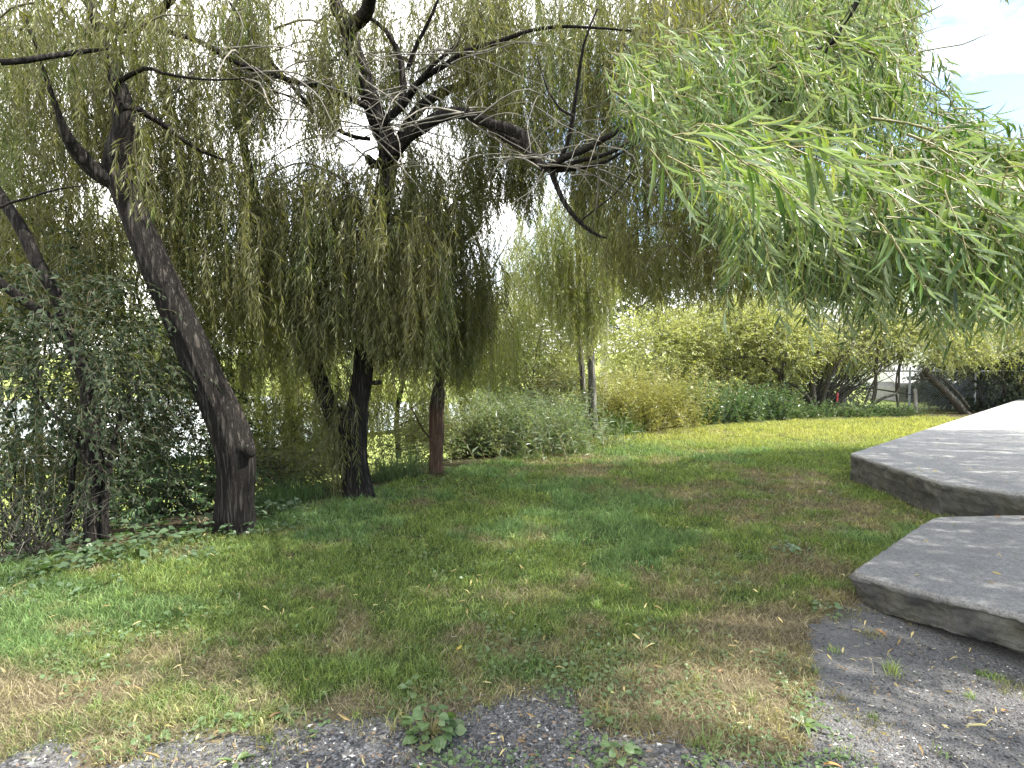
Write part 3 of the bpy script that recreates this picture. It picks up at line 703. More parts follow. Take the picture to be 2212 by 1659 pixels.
# ------------------------------------------------------------------ central spreading willow
t2 = P(772, 1076, 6.9); t2[2] = gz(t2[0], t2[1])
T2 = thing('willow_tree', 'large spreading willow with a forked trunk and long arching limbs over the lawn', 'tree', t2)
tr = Acc()
limb(tr, [(775, 1095, 66), (770, 1040, 58), (760, 985, 64), (755, 930, 74), (762, 885, 66)], [6.9], 56, bark=.18, jit=.0, step=.03, flare=.7)
limb(tr, [(765, 930, 50), (776, 860, 44), (785, 770, 42), (794, 680, 41), (806, 580, 40), (822, 470, 40), (834, 370, 40), (838, 310, 44), (815, 255, 42), (796, 200, 39), (780, 150, 36), (764, 105, 35), (752, 62, 34), (728, 10, 28), (700, -60, 22), (660, -200, 16)], [6.9, 6.9, 6.7], 36, bark=.16, step=.04, jit=.02)
limb(tr, [(750, 62, 30), (790, 28, 30), (806, -20, 26), (840, -120, 22), (900, -300, 16)], [6.75, 6.2, 5.5], 14)
limb(tr, [(752, 985, 44), (728, 920, 38), (700, 850, 36), (672, 770, 33), (645, 680, 32), (614, 600, 32), (585, 530, 29), (565, 480, 26), (545, 400, 22), (520, 300, 17), (500, 200, 12), (490, 60, 9)], [6.9, 7.0, 7.2], 16, bark=.13)
# right arch towards the camera
limb(tr, [(846, 335, 34), (868, 312, 30), (893, 288, 28), (930, 264, 27), (975, 246, 26), (1020, 248, 24), (1062, 270, 22), (1100, 300, 19), (1140, 330, 18), (1172, 356, 19), (1196, 368, 20)], [6.8, 6.4, 5.6], 14, bark=.12, step=.05)
limb(tr, [(1062, 268, 20), (1100, 278, 26), (1132, 295, 24), (1138, 318, 16), (1150, 345, 14)], [6.0, 5.8], 12, bark=.15, step=.05)
limb(tr, [(1186, 358, 16), (1250, 330, 14), (1330, 290, 13), (1400, 250, 11), (1450, 222, 9), (1520, 190, 6), (1600, 170, 3)], [5.6, 4.2, 3.6], 8)
limb(tr, [(1196, 362, 11), (1240, 354, 10), (1300, 338, 9), (1360, 312, 8), (1430, 290, 6)], [5.6, 4.6], 8)
limb(tr, [(1196, 368, 11), (1250, 366, 9), (1300, 355, 8), (1345, 330, 6), (1390, 300, 4)], [5.6, 4.9], 7)
limb(tr, [(1200, 362, 10), (1226, 310, 10), (1240, 240, 9), (1250, 170, 8), (1262, 100, 6), (1290, 20, 4)], [5.6, 5.2], 8)
limb(tr, [(1240, 250, 6), (1210, 235, 5), (1180, 190, 4), (1160, 120, 3)], [5.3, 5.3], 6)
limb(tr, [(1190, 368, 13), (1208, 410, 11), (1232, 455, 10), (1262, 488, 9), (1292, 505, 6), (1312, 512, 3)], [5.6, 5.4], 8)
limb(tr, [(1250, 480, 4), (1300, 440, 3), (1345, 400, 3), (1380, 350, 2)], [5.4, 5.2], 5)
limb(tr, [(846, 330, 26), (872, 290, 24), (905, 240, 22), (945, 205, 20), (1000, 182, 16), (1060, 166, 11), (1130, 150, 7)], [6.9, 7.4], 10)
limb(tr, [(824, 270, 18), (860, 235, 17), (900, 185, 15), (950, 145, 13), (1010, 112, 12), (1070, 90, 10), (1130, 68, 8), (1200, 58, 7), (1300, 62, 5), (1420, 70, 3)], [6.8, 6.2], 9)
limb(tr, [(866, 232, 15), (872, 185, 14), (866, 130, 12), (842, 80, 11), (815, 52, 9), (780, 30, 6)], [6.8, 6.9], 9)
limb(tr, [(880, 205, 9), (930, 140, 8), (985, 95, 7), (1000, 40, 5)], [6.6, 6.4], 7)
limb(tr, [(880, 150, 10), (900, 90, 9), (930, 30, 7), (960, -40, 5)], [6.7, 6.4], 7)
limb(tr, [(806, 238, 14), (760, 215, 13), (700, 190, 12), (640, 180, 12), (585, 160, 11), (530, 145, 11), (470, 115, 11), (420, 88, 11), (350, 68, 12), (325, 60, 14)], [6.8, 6.2, 5.9], 9)
limb(tr, [(180, 68, 20), (230, 68, 22), (290, 58, 22), (326, 55, 21), (345, 30, 18), (385, -10, 15), (440, -80, 10)], [6.2, 5.9, 5.5], 10)
limb(tr, [(800, 300, 9), (765, 294, 9), (700, 258, 8), (640, 200, 8), (590, 140, 8), (548, 82, 7), (520, 40, 6), (495, 0, 5), (470, -50, 4)], [6.9, 6.6], 7)
limb(tr, [(740, 285, 5), (730, 240, 5), (740, 180, 4), (730, 110, 3)], [6.7, 6.7], 5)
limb(tr, [(700, 255, 5), (640, 215, 5), (560, 190, 4), (530, 165, 3)], [6.7, 6.4], 5)
limb(tr, [(835, 350, 20), (805, 352, 19), (792, 342, 15)], [6.8, 6.6], 10, step=.04)
tr.build('trunk', M_BARK, T2, True)
wb = Acc()
for (u, v, d_, n_) in ((760, 110, 6.7, 9), (800, 220, 6.8, 12), (840, 270, 6.8, 14), (900, 180, 6.6, 12), (1000, 120, 6.4, 10), (1020, 246, 6.2, 12), (1150, 340, 5.7, 12), (1200, 360, 5.5, 9), (640, 185, 6.3, 10), (560, 150, 6.1, 9), (480, 110, 6, 8), (860, 300, 6.8, 9), (1300, 300, 4.9, 8), (700, 260, 6.6, 8)):
    for q in range(n_):
        a = rng.random()*6.283; L_ = 60+150*rng.random(); u0, v0 = u+rng.normal(0, 22), v+rng.normal(0, 10); d1 = d_+rng.normal(0, .5)
        u1, v1 = u0+L_*math.cos(a), v0+.7*L_*math.sin(a); w_ = 1.6+3.2*rng.random()**2
        limb(wb, [(u0, v0, w_*1.2), (u0*.6+u1*.4+rng.normal(0, 12), v0*.6+v1*.4-18*rng.random(), w_), (u1, v1, w_*.7), (u1+(u1-u0)*.5+rng.normal(0, 10), v1+(v1-v0)*.3+60*rng.random(), .8)], [d_, d1], 5, jit=.06, bark=0, step=.12)
wb.build('bare_twigs', M_TWIGG, T2, True)
st = Acc(); limb(st, [(792, 826, 9), (808, 827, 10), (822, 826, 10)], [6.85, 6.7], 10, jit=0, step=.03, bark=.05)
st.build('branch_stub', M_BARK, T2, True)
LA, TA = Acc(), Acc()
# mass hanging round the trunk
curtain(LA, TA, [(545, 330), (620, 330), (700, 300), (780, 340), (900, 340), (960, 400)], [(545, 640), (600, 720), (650, 800), (690, 860), (720, 790), (760, 740), (800, 770), (860, 830), (920, 820), (960, 830)], (6.2, 7.6), 980, (.5, 1.5), gap=.37, gs=40, arcs=22, ll=.095, lw=.0125)
curtain(LA, TA, [(900, 420), (1000, 500), (1085, 560)], [(900, 800), (960, 850), (1010, 830), (1060, 740), (1085, 680)], (6.8, 8.2), 250, (.5, 1.3), gap=.43, gs=40, arcs=10, ll=.095, lw=.0125)
curtain(LA, TA, [(690, 760), (755, 780)], [(690, 930), (720, 1070), (755, 1075)], (6.6, 6.9), 46, (.6, 1.6), gap=.2, arcs=2)
curtain(LA, TA, [(660, 640), (860, 640)], [(660, 800), (760, 740), (860, 840)], (6.2, 7.0), 150, (.4, .9), gap=.3, arcs=4)
# up among the limbs
curtain(LA, TA, [(480, -60), (760, -60)], [(480, 330), (640, 380), (760, 300)], (6.2, 7.8), 330, (.4, 1.1), gap=.47, gs=70, arcs=26)
curtain(LA, TA, [(760, -60), (1100, -60)], [(760, 250), (900, 300), (1100, 330)], (6.8, 8.4), 380, (.4, 1.1), gap=.44, gs=60, arcs=26)
curtain(LA, TA, [(880, 260), (1160, 280)], [(880, 600), (960, 600), (1040, 520), (1090, 440), (1160, 520)], (7, 8.8), 420, (.4, .9), gap=.38, gs=45, arcs=10)
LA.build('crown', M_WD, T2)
LB = Acc()
curtain(LB, TA, [(1000, -80), (1560, -80)], [(1000, 330), (1160, 430), (1300, 480), (1560, 450)], (6.3, 8.9), 1050, (.5, 1.3), gap=.38, gs=50, arcs=30, ll=.09, lw=.0125)
curtain(LB, TA, [(1240, 330), (1420, 330), (1900, 360)], [(1240, 470), (1330, 640), (1400, 680), (1500, 650), (1600, 680), (1700, 650), (1900, 640)], (6.0, 8.6), 900, (.5, 1.2), gap=.34, gs=45, arcs=16, ll=.09, lw=.0125)
curtain(LB, TA, [(1400, -80), (1960, -80)], [(1400, 300), (1700, 330), (1900, 250), (1960, 200)], (4.2, 7.4), 900, (.5, 1.2), gap=.34, gs=55, arcs=22, ll=.09, lw=.013)
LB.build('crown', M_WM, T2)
# crown above the picture that shades the lawn
LO = Acc()
def shade(m, lo, hi, gap, keepf, LAcc, TAcc, lw=.022):
    S = np.array(lo)+(np.array(hi)-np.array(lo))*rng.random((m, 3))
    g = fbm(S[:, 0]*.8, S[:, 1]*.8, S[:, 2]*.5, 88, 2)
    S = S[(g > gap) & keepf(S)]
    G = S-SUN*(S[:, 2:]/SUN[2])
    for (px, py, rx, ry) in SPOTS: 
        k = ((G[:, 0]-px)/rx)**2+((G[:, 1]-py)/ry)**2 > 1; S, G = S[k], G[k]
    strands(LAcc, TAcc, S, .5+.6*rng.random(len(S)), ll=.13, lw=lw, sp=.045)
SUN = unit(np.array([.84, -.12, 1.0]))
SPOTS = ((-2.3, 2.85, .55, .3), (-1.5, 2.75, .5, .35), (-2.05, 4.6, .35, .3), (-3.2, 4., .45, .4), (.8, 3.0, .6, .35), (-2.9, 3.3, .4, .2), (1.3, 2.5, .5, .35), (2.2, 3.0, .7, .25), (-.1, 7.2, .4, .3), (2.4, 10.4, 2.2, .6))
shade(1750, (-3.8, 1.2, 4.5), (7, 10, 8.4), .47, lambda S: (S[:, 2]-1.6)/S[:, 1] > .66, LO, TA)
LO.build('crown', M_WM, T2)
TA.build('twigs', M_TWIG, T2, True)
# ------------------------------------------------------------------ willow whose boughs hang over the slabs, close to the camera
T6 = thing('willow_tree', 'overhanging willow boughs with large bright leaves, close up above the concrete slabs', 'tree', (9.6, 1.2, float(gz(9.6, 1.2))))
tr = Acc(); TY = Acc(); LN = Acc(); LO = Acc()
tube(tr, [(9.6, 1.2, -.2), (9.5, 1.3, 1.0), (9.2, 1.6, 2.4), (8.8, 2.1, 3.6)], [.34, .27, .24, .21], 18, .1, .12, flare=.4)
c = P(1900, -90, 3.2)
tube(tr, [(8.8, 2.1, 3.6), (7.2, 2.6, 4.6), (5.2, 3.0, 4.7), tuple((c+np.array([5.2, 3.0, 4.7]))/2+[0, 0, .2]), tuple(c), tuple(P(1872, -40, 3.1))], [.16, .12, .075, .045, .02, .014], 10, .15, .1)
tube(tr, [(8.8, 2.1, 3.6), (9.0, 4.2, 5.2), (9.6, 6.8, 6.1), (10.4, 9.4, 6.2)], [.15, .11, .08, .03], 10, .2, .1)
tube(tr, [(8.8, 2.1, 3.6), (8.6, 2.9, 5.4), (7.6, 4.0, 6.6), (6.6, 5.2, 7.2)], [.15, .11, .08, .03], 10, .2, .1)
limb(tr, [(1872, -40, 12), (1845, 25, 11), (1800, 92, 9), (1765, 140, 8), (1735, 185, 7), (1708, 216, 6), (1650, 222, 3)], [3.1, 3.0], 8, step=.06)
limb(tr, [(1812, 78, 7), (1770, 105, 6), (1720, 132, 4), (1640, 160, 3)], [3.05, 3.0], 6)
tr.build('trunk', M_BARK, T6, True)
shade(6200, (5.2, 1.2, 4.6), (12, 9.6, 6.8), .2, lambda S: S[:, 0] > .86*S[:, 1]+.2, LO, TY, .034)  # added crown part, out of view, thick enough to shade the slabs
def nearmass(top, bot, d, n, Lr, lean=(.55, 0, 0), d0=(.9, -.1, .1), gap=.3, **k):
    top = np.asarray(top, float); bot = np.asarray(bot, float)
    u = top[0, 0]+(top[-1, 0]-top[0, 0])*rng.random(n*2); dd = d[0]+(d[1]-d[0])*rng.random(n*2)
    vt = np.interp(u, top[:, 0], top[:, 1]); vb = np.interp(u, bot[:, 0], bot[:, 1])
    v = vt+(vb-vt)*rng.random(n*2)*.9
    ok = np.where(fbm(u/60, v/60, dd*1.5, 71, 2) > gap)[0][:n]
    S = P(u[ok], v[ok], dd[ok])
    L = Lr[0]+(Lr[1]-Lr[0])*rng.random(len(S))
    dv = np.array(d0)+rng.normal(0, .45, (len(S), 3))
    ln = np.array(lean)*(.4+1.1*rng.random((len(S), 1)))+rng.normal(0, .15, (len(S), 3))
    k = dict(dict(ll=.083, lw=.0115, sp=.022, spread=.9, stiff=.5, curl=.6, r0=.0019, turb=.4), **k)
    strands(LN, TY, S, L, d0=dv, lean=ln, near=True, **k)
nearmass([(1300, 100), (1500, 40), (1750, 40), (1920, 120)], [(1300, 270), (1450, 360), (1700, 420), (1900, 430)], (2.6, 4.2), 330, (.3, .65), gap=.45)
nearmass([(1380, 300), (1520, 250), (1720, 260)], [(1380, 350), (1520, 370), (1720, 400)], (1.35, 1.8), 18, (.18, .34), lean=(1.4, 0, .2), ll=.095, lw=.0115, sp=.022, spread=.55)
nearmass([(1480, 350), (1700, 330), (2000, 300), (2240, 330)], [(1480, 415), (1640, 470), (1760, 520), (1900, 530), (2240, 540)], (2.0, 3.3), 520, (.28, .62), lean=(.42, 0, 0), gap=.45)
nearmass([(1880, 400), (2240, 340)], [(1880, 540), (2050, 520), (2240, 530)], (1.7, 2.3), 110, (.2, .42), lean=(.5, 0, 0))
nearmass([(1640, 430), (1900, 420)], [(1640, 530), (1900, 570)], (2.5, 3.4), 110, (.25, .5), lean=(.4, 0, 0))
nearmass([(1600, -60), (1930, -60)], [(1600, 200), (1930, 180)], (3.0, 4.6), 300, (.3, .7), lean=(.15, 0, 0), d0=(.5, -.1, .2))
nearmass([(1900, 100), (2000, 130), (2070, 250)], [(1900, 260), (2000, 280), (2070, 320)], (2.8, 3.6), 46, (.2, .5), lean=(.5, 0, .2), ll=.075, lw=.0095, sp=.03)
nearmass([(2000, 270), (2240, 300)], [(2000, 330), (2240, 360)], (2.3, 3.2), 60, (.2, .4), lean=(.6, 0, .3), d0=(.8, 0, .4), ll=.075, lw=.0105)
LN.build('crown', M_WN, T6); LO.build('crown', M_WM, T6)
for px, dd in (([(1890, 62, 4), (1960, 45, 3), (2020, 18, 3), (2046, 0, 1.5)], 3), ([(1850, 110, 4), (1930, 88, 3), (2000, 66, 2), (2038, 55, 1)], 3), ([(1920, 150, 5), (1990, 110, 3), (2080, 95, 3), (2120, 80, 2), (2157, 66, 1)], 3),
               ([(1850, 105, 5), (1930, 128, 4), (1990, 165, 4), (2045, 205, 3), (2082, 265, 1.5)], 3), ([(1930, -30, 3), (1955, 80, 3), (1975, 180, 2), (1990, 300, 2)], 3.1), ([(1950, -30, 3), (1975, 60, 2), (1990, 160, 2), (1985, 260, 1)], 3.2),
               ([(1880, 255, 6), (1960, 268, 5), (2030, 290, 5), (2110, 318, 4), (2212, 330, 3)], 2.6), ([(1960, 290, 6), (2060, 330, 6), (2150, 350, 6), (2230, 352, 5)], 2.4), ([(2010, 240, 4), (2090, 270, 4), (2180, 300, 3), (2260, 300, 2)], 2.7)):
    limb(TY, px, dd, 6, jit=.01, bark=0)
TY.build('twigs', M_TWIGY, T6, True)

# ------------------------------------------------------------------ small willow with red-brown lower trunk
t3 = P(943, 1030, 8.1); t3[2] = gz(t3[0], t3[1])
T3 = thing('willow_tree', 'slim willow with reddish brown lower bark, right of the large forked willow', 'tree', t3)
tr = Acc()
limb(tr, [(944, 1045, 30), (943, 1000, 27), (945, 930, 27), (948, 850, 26), (952, 760, 25), (956, 660, 23), (960, 570, 21), (962, 500, 20), (964, 460, 19)], [8.1], 16, bark=.17, step=.04, flare=.8, jit=.015)
limb(tr, [(962, 480, 12), (935, 440, 9), (905, 400, 6), (880, 350, 4)], [8.1, 8.0], 8); limb(tr, [(964, 470, 13), (985, 435, 9), (1030, 410, 6), (1070, 380, 4)], [8.1, 8.3], 8)
limb(tr, [(936, 985, 14), (932, 920, 14), (934, 870, 13), (945, 830, 10)], [8.12], 8)
limb(tr, [(940, 960, 5), (915, 930, 4), (890, 880, 3)], [8.1, 8.0], 5)
tr.build('trunk', M_BARKR, T3, True)
LA, TA = Acc(), Acc()
curtain(LA, TA, [(880, 430), (1060, 430)], [(880, 640), (940, 820), (1000, 800), (1060, 640)], (7.7, 8.8), 130, (.5, 1.2), gap=.4, gs=35, arcs=10)
curtain(LA, TA, [(860, 620), (1060, 620)], [(860, 820), (960, 860), (1060, 800)], (8.2, 9.2), 120, (.5, 1.), gap=.4, gs=35, arcs=6)
LA.build('crown', M_WM, T3); TA.build('twigs', M_TWIG, T3, True)

# ------------------------------------------------------------------ two slim willows by the tall grass
def slim(label, px, d, cur, n, mat):
    b = P(px[0][0], px[0][1], d); b[2] = gz(b[0], b[1])
    o = thing('slim_willow', label, 'tree', b, 'slim willows beside the tall grass')
    tr = Acc(); limb(tr, px, d, 10, bark=.1, step=.1, jit=.02, flare=.25)
    tr.build('trunk', M_BARKG, o, True)
    LA, TA = Acc(), Acc()
    for (tp, bt, dr, nn) in cur: curtain(LA, TA, tp, bt, dr, nn, (.5, 1.4), gap=.34, gs=35, arcs=8, ll=.1, lw=.014)
    LA.build('crown', mat, o); TA.build('twigs', M_TWIGY, o, True)
slim('thicker of two slim grey willow trunks, its yellow-green curtain hanging low', [(1287, 958, 20), (1281, 900, 17), (1279, 830, 17), (1276, 760, 16), (1272, 690, 15), (1266, 600, 13), (1262, 500, 11), (1262, 420, 8)], 11.6,
     [([(1120, 440), (1330, 430)], [(1120, 640), (1180, 690), (1230, 780), (1290, 760), (1330, 640)], (10.8, 12.2), 210), ([(1180, 410), (1335, 410)], [(1180, 600), (1225, 760), (1255, 800), (1300, 770), (1335, 620)], (10.4, 11.4), 230)], 0, M_WY)
slim('thinner leaning slim willow trunk standing left of the thicker one', [(1268, 930, 12), (1262, 860, 12), (1256, 790, 12), (1250, 720, 11), (1240, 640, 9), (1225, 560, 7), (1205, 480, 5)], 12.2,
     [([(1085, 520), (1260, 500)], [(1085, 640), (1140, 720), (1200, 700), (1260, 720)], (12, 13.2), 170)], 0, M_WY)

# ------------------------------------------------------------------ dark tree at the left edge and the thicket behind the willows
def base(u, v, d):
    b = P(u, v, d); b[2] = gz(b[0], b[1]); return b
b = base(212, 1196, 5.25)
T5 = thing('thicket_tree', 'dark many-branched tree leaning left behind big round leaves on the bank', 'tree', b)
tr = Acc()
limb(tr, [(214, 1215, 64), (208, 1150, 52), (204, 1060, 44), (200, 960, 38), (192, 870, 32), (180, 800, 28), (150, 740, 26), (118, 705, 26), (80, 668, 24), (40, 640, 22), (0, 610, 20), (-60, 570, 16)], [5.25, 5.3, 5.0], 14, bark=.14)
limb(tr, [(186, 830, 24), (150, 740, 24), (128, 660, 27), (104, 600, 28), (70, 540, 28), (35, 475, 26), (0, 415, 24), (-60, 330, 20)], [5.3, 5.3], 12, bark=.14)
limb(tr, [(225, 1160, 16), (235, 1050, 14), (250, 950, 11), (270, 880, 8), (300, 820, 5)], [5.2, 5.4], 8)
limb(tr, [(140, 1200, 16), (150, 1090, 13), (158, 990, 12), (170, 900, 9), (175, 820, 6)], [5.3, 5.4], 8)
limb(tr, [(205, 1050, 14), (165, 960, 10), (100, 880, 8), (60, 800, 6)], [5.2, 5.], 7)
limb(tr, [(0, 134, 13), (60, 131, 13), (120, 122, 12), (170, 114, 11), (235, 106, 4)], [4.3, 4.6], 9)
limb(tr, [(-40, 470, 6), (20, 435, 6), (90, 415, 5), (150, 408, 3), (190, 395, 2)], [4.2, 4.3], 6)
tr.build('trunk', M_BARK, T5, True)
LA, TA = Acc(), Acc()
for (u, v, d, rx, rz, n) in ((60, 720, 5.0, 1.1, .5, 130), (180, 800, 5.2, .8, .6, 130), (60, 930, 5.0, .8, .7, 130), (250, 720, 5.8, .8, .6, 110), (330, 900, 6.4, .8, .7, 120), (150, 640, 6.0, 1.2, .6, 90), (380, 930, 6.6, .6, .5, 90), (240, 960, 5.6, .5, .6, 60), (30, 840, 6.0, 1., .8, 140), (320, 780, 7.0, 1.0, .8, 150), (430, 1000, 7.2, .8, .6, 130), (120, 1040, 6.2, 1.0, .5, 120), (300, 1030, 7.4, 1.0, .5, 120)):
    bush(LA, TA, P(u, v, d), (rx, .8, rz), n, tw=(.2, .45), ll=.06, lw=.028, sp=.034, up=.1, gap=.44, gs=2.0, droop=.6, seed=u, dens=1.25)
LA.build('crown', M_BROAD, T5); TA.build('twigs', M_TWIG, T5, True)
M_BACK = [M_WY, M_WD, M_WY, M_WM, M_WY, M_WD]
for (lab, u, v, d, blobs) in (('dark small-leaved bush at the left edge behind the thicket tree', 40, 1080, 7.6, [(20, 900, 7.6, 1.0, .7, .9, 200), (40, 1030, 7.4, 1.0, .6, .5, 150), (120, 960, 8, .8, .6, .8, 160)]),
        ('dark small-leaved bush between the thicket tree and the leaning willow', 330, 1080, 8.4, [(300, 880, 8.2, .9, .7, .9, 220), (400, 960, 8.6, .9, .6, .7, 180), (340, 1060, 8, 1., .6, .45, 150)]),
        ('dark thin-leaved bush right behind the leaning willow foot', 600, 1040, 9.6, [(590, 940, 9.6, .8, .6, .7, 150), (560, 1030, 9.2, .9, .6, .4, 130)])):
    bb = base(u, v, d); o = thing('bank_bush', lab, 'bush', bb, 'dark bushes on the bank'); LA, TA, st = Acc(), Acc(), Acc()
    for (bu, bv, bd, rx, ry, rz, n) in blobs:
        c = P(bu, bv, bd); bush(LA, TA, c, (rx, ry, rz), n, tw=(.25, .5), ll=.07, lw=.024, sp=.036, up=.2, gap=.42, gs=1.8, droop=.5, seed=int(bu), dens=2.2)
        for q in range(6):
            e = c+rng.normal(0, .4, 3)*[rx, ry, rz]; tube(st, [bb+[rng.normal(0, .15), 0, -.05], bb*.5+e*.5+rng.normal(0, .12, 3), e], [.018, .012, .003], 5, .2, jit=.1, seed=q)
    LA.build('foliage', M_WD, o); TA.build('twigs', M_TWIG, o, True); st.build('stem', M_BARK, o, True)
for i, (u, v, d, w, lab, regs) in enumerate((
    (330, 1090, 8.5, 15, 'backlit willow behind the leaning trunk, low on the bank', [([(180, 420), (480, 420)], [(180, 860), (330, 900), (480, 880)], (7.6, 10), 480)]),
    (620, 1010, 10.5, 15, 'sunlit yellow-green willow filling the gap between the two big trunks', [([(500, 520), (740, 520)], [(500, 930), (600, 1020), (740, 960)], (9, 12), 640), ([(520, 850), (760, 850)], [(520, 1050), (640, 1060), (760, 1000)], (8.6, 11), 260)]),
    (90, 1050, 9.5, 14, 'dim willow at the far left behind the dark thicket tree', [([(-60, 380), (200, 380)], [(-60, 700), (200, 760)], (6.4, 9.5), 380)]),
    (860, 960, 10.5, 11, 'bright leafy willow between the forked willow and the reddish trunk', [([(780, 690), (960, 690)], [(780, 980), (860, 1000), (960, 960)], (9.4, 11.6), 420)]),
    (1010, 930, 12.5, 12, 'pale leafy willow behind the reddish trunk', [([(950, 640), (1120, 620)], [(950, 930), (1050, 930), (1120, 860)], (11, 13.6), 420)]))):
    bb = base(u, v, d); o = thing('background_willow', lab, 'tree', bb, 'willows on the bank behind the lawn edge')
    tr = Acc(); hz = P(u, v, d)
    limb(tr, [(u, v+30, w*1.2), (u+rng.normal(0, 8), v-80, w), (u+rng.normal(0, 20), v-220, w*.8), (u+rng.normal(0, 40), v-380, w*.6), (u+rng.normal(0, 50), v-520, w*.35)], d, 9)
    for q in range(5): limb(tr, [(u+rng.normal(0, 8), v-150-60*q, w*.4), (u+rng.normal(0, 40), v-230-60*q, w*.3), (u+rng.normal(0, 90), v-300-60*q, w*.15)], [d, d+rng.normal(0, .6)], 6)
    tr.build('trunk', M_BARK, o, True)
    LA, TA = Acc(), Acc()
    for (tp, bt, dr, nn) in regs: curtain(LA, TA, tp, bt, dr, nn, (.4, 1.1), gap=.45, gs=26, arcs=14, ll=.1, lw=.018, sp=.034, spread=.8, dens=1.35)
    LA.build('crown', (M_WY, M_WY, M_WD, M_WY, M_WY)[i], o); TA.build('twigs', M_TWIG, o, True)

# ------------------------------------------------------------------ shrubs
def shrub(name, label, cat, u, v, d, blobs, mat, tmat=M_TWIGG, stems=7, group=None, sw=6, **k):
    bb = base(u, v, d); o = thing(name, label, cat, bb, group)
    LA, TA, st = Acc(), Acc(), Acc()
    for i, (bu, bv, bd, rx, ry, rz, n) in enumerate(blobs):
        c = P(bu, bv, bd); bush(LA, TA, c, (rx, ry, rz), n, dens=1.9, seed=int(u+i*13), zmin=gz(c[0], c[1])+.02, **k)
        for q in range(stems):
            e = c+rng.normal(0, .45, 3)*np.array([rx, ry, rz]); e[2] = max(e[2], bb[2]+.2)
            s0 = bb+np.array([rng.normal(0, .12), rng.normal(0, .12), -.05]); mid = s0*.55+e*.45+np.array([0, 0, .25*rng.random()])+rng.normal(0, .12, 3)
            tube(st, [s0, mid, e], [sw*d/F/2, sw*d/F/3.2, .003], 5, .2, jit=.08, seed=q+i)
    LA.build('foliage', mat, o); TA.build('twigs', tmat, o, True); st.build('stem', M_BARKD, o, True)
    return o
shrub('shrub', 'bright yellow-green shrub left of the slim trunks, behind the tall grass', 'shrub', 1160, 905, 13.5, [(1130, 780, 13.5, 1.0, 1., 1.0, 420), (1200, 720, 14, .9, .9, .9, 330), (1090, 700, 14.5, .8, .8, .7, 240), (1230, 850, 13, .6, .6, .5, 160)], M_WY, ll=.1, lw=.022, sp=.04, up=.2, gap=.36, droop=.6)
shrub('shrub', 'grey-green twiggy brush filling the space behind the yellow grass', 'shrub', 1420, 905, 15.2, [(1360, 840, 15.2, .9, .7, .7, 260), (1460, 850, 15.4, .9, .7, .6, 240), (1560, 860, 15.8, .9, .7, .5, 200), (1660, 860, 16.2, .8, .6, .5, 160)], M_SHRUB, ll=.06, lw=.022, sp=.05, gap=.36, gs=2.2, droop=.3, stems=10, sw=3)
shrub('shrub', 'dull olive bushy shrub low behind the tall blue-green grass', 'shrub', 1215, 925, 12.6, [(1215, 865, 12.6, .6, .5, .45, 240)], M_WM, ll=.07, lw=.02, sp=.035, gap=.3, droop=.5)
R1 = shrub('flowering_shrub', 'wide pale yellow-green shrub with several dark stems, behind the nettles', 'shrub', 1688, 912, 16.2, [(1420, 760, 16.5, 1.5, 1.2, 1.1, 900), (1560, 730, 16.8, 1.5, 1.2, 1.0, 900), (1680, 760, 16.4, 1.2, 1.1, .9, 700), (1520, 830, 16.2, 1.4, .9, .55, 450), (1620, 690, 17.4, 1.3, 1., .7, 500)], M_SHRUB, ll=.075, lw=.042, sp=.04, up=.2, gap=.33, gs=1.4, droop=.2, stems=5, sw=4)
st = Acc()
limb(st, [(1690, 915, 11), (1689, 870, 10), (1688, 815, 9), (1672, 795, 9), (1654, 776, 8), (1640, 740, 6), (1634, 700, 4)], 15.9, 8); limb(st, [(1680, 905, 8), (1662, 875, 7), (1640, 842, 7), (1600, 808, 5), (1560, 790, 3)], 15.8, 7)
limb(st, [(1735, 908, 8), (1720, 870, 7), (1710, 845, 6), (1690, 800, 5), (1700, 760, 3)], 15.8, 7); limb(st, [(1640, 740, 5), (1680, 720, 4), (1720, 690, 3)], 15.9, 5); limb(st, [(1655, 776, 5), (1600, 772, 4), (1560, 776, 3)], 15.9, 5)
st.build('stem', M_BARKD, R1, True)
R2 = shrub('flowering_shrub', 'thinly leaved twiggy shrub with a dark forked trunk in front of the chain-link fence', 'shrub', 1762, 905, 16.3, [(1790, 740, 16.6, 1.3, 1., .8, 560), (1900, 730, 16.8, 1.3, 1., .75, 560), (2010, 740, 16.6, 1.2, 1., .7, 440), (1960, 670, 17.2, 1.6, 1., .7, 520), (1830, 670, 17.4, 1.4, 1., .7, 480)], M_SHRUB, ll=.065, lw=.036, sp=.05, up=.1, gap=.40, gs=1.5, droop=.4, stems=7, sw=4)
st = Acc()
limb(st, [(1764, 908, 13), (1758, 860, 12), (1755, 825, 11), (1764, 780, 9), (1772, 745, 7), (1776, 700, 4)], 16.0, 9); limb(st, [(1762, 890, 9), (1740, 850, 8), (1716, 832, 6), (1690, 825, 4)], 15.9, 7)
limb(st, [(1770, 900, 8), (1785, 840, 7), (1808, 790, 6), (1850, 740, 4)], 16, 7); limb(st, [(1885, 892, 9), (1890, 840, 8), (1893, 790, 7), (1900, 740, 5), (1930, 700, 3)], 16.2, 7)
limb(st, [(1862, 890, 6), (1876, 850, 5), (1890, 820, 4), (1920, 760, 3)], 16.2, 6); limb(st, [(1940, 880, 5), (1936, 820, 4), (1945, 780, 4), (1958, 740, 3)], 16.4, 6)
st.build('stem', M_BARKD, R2, True)
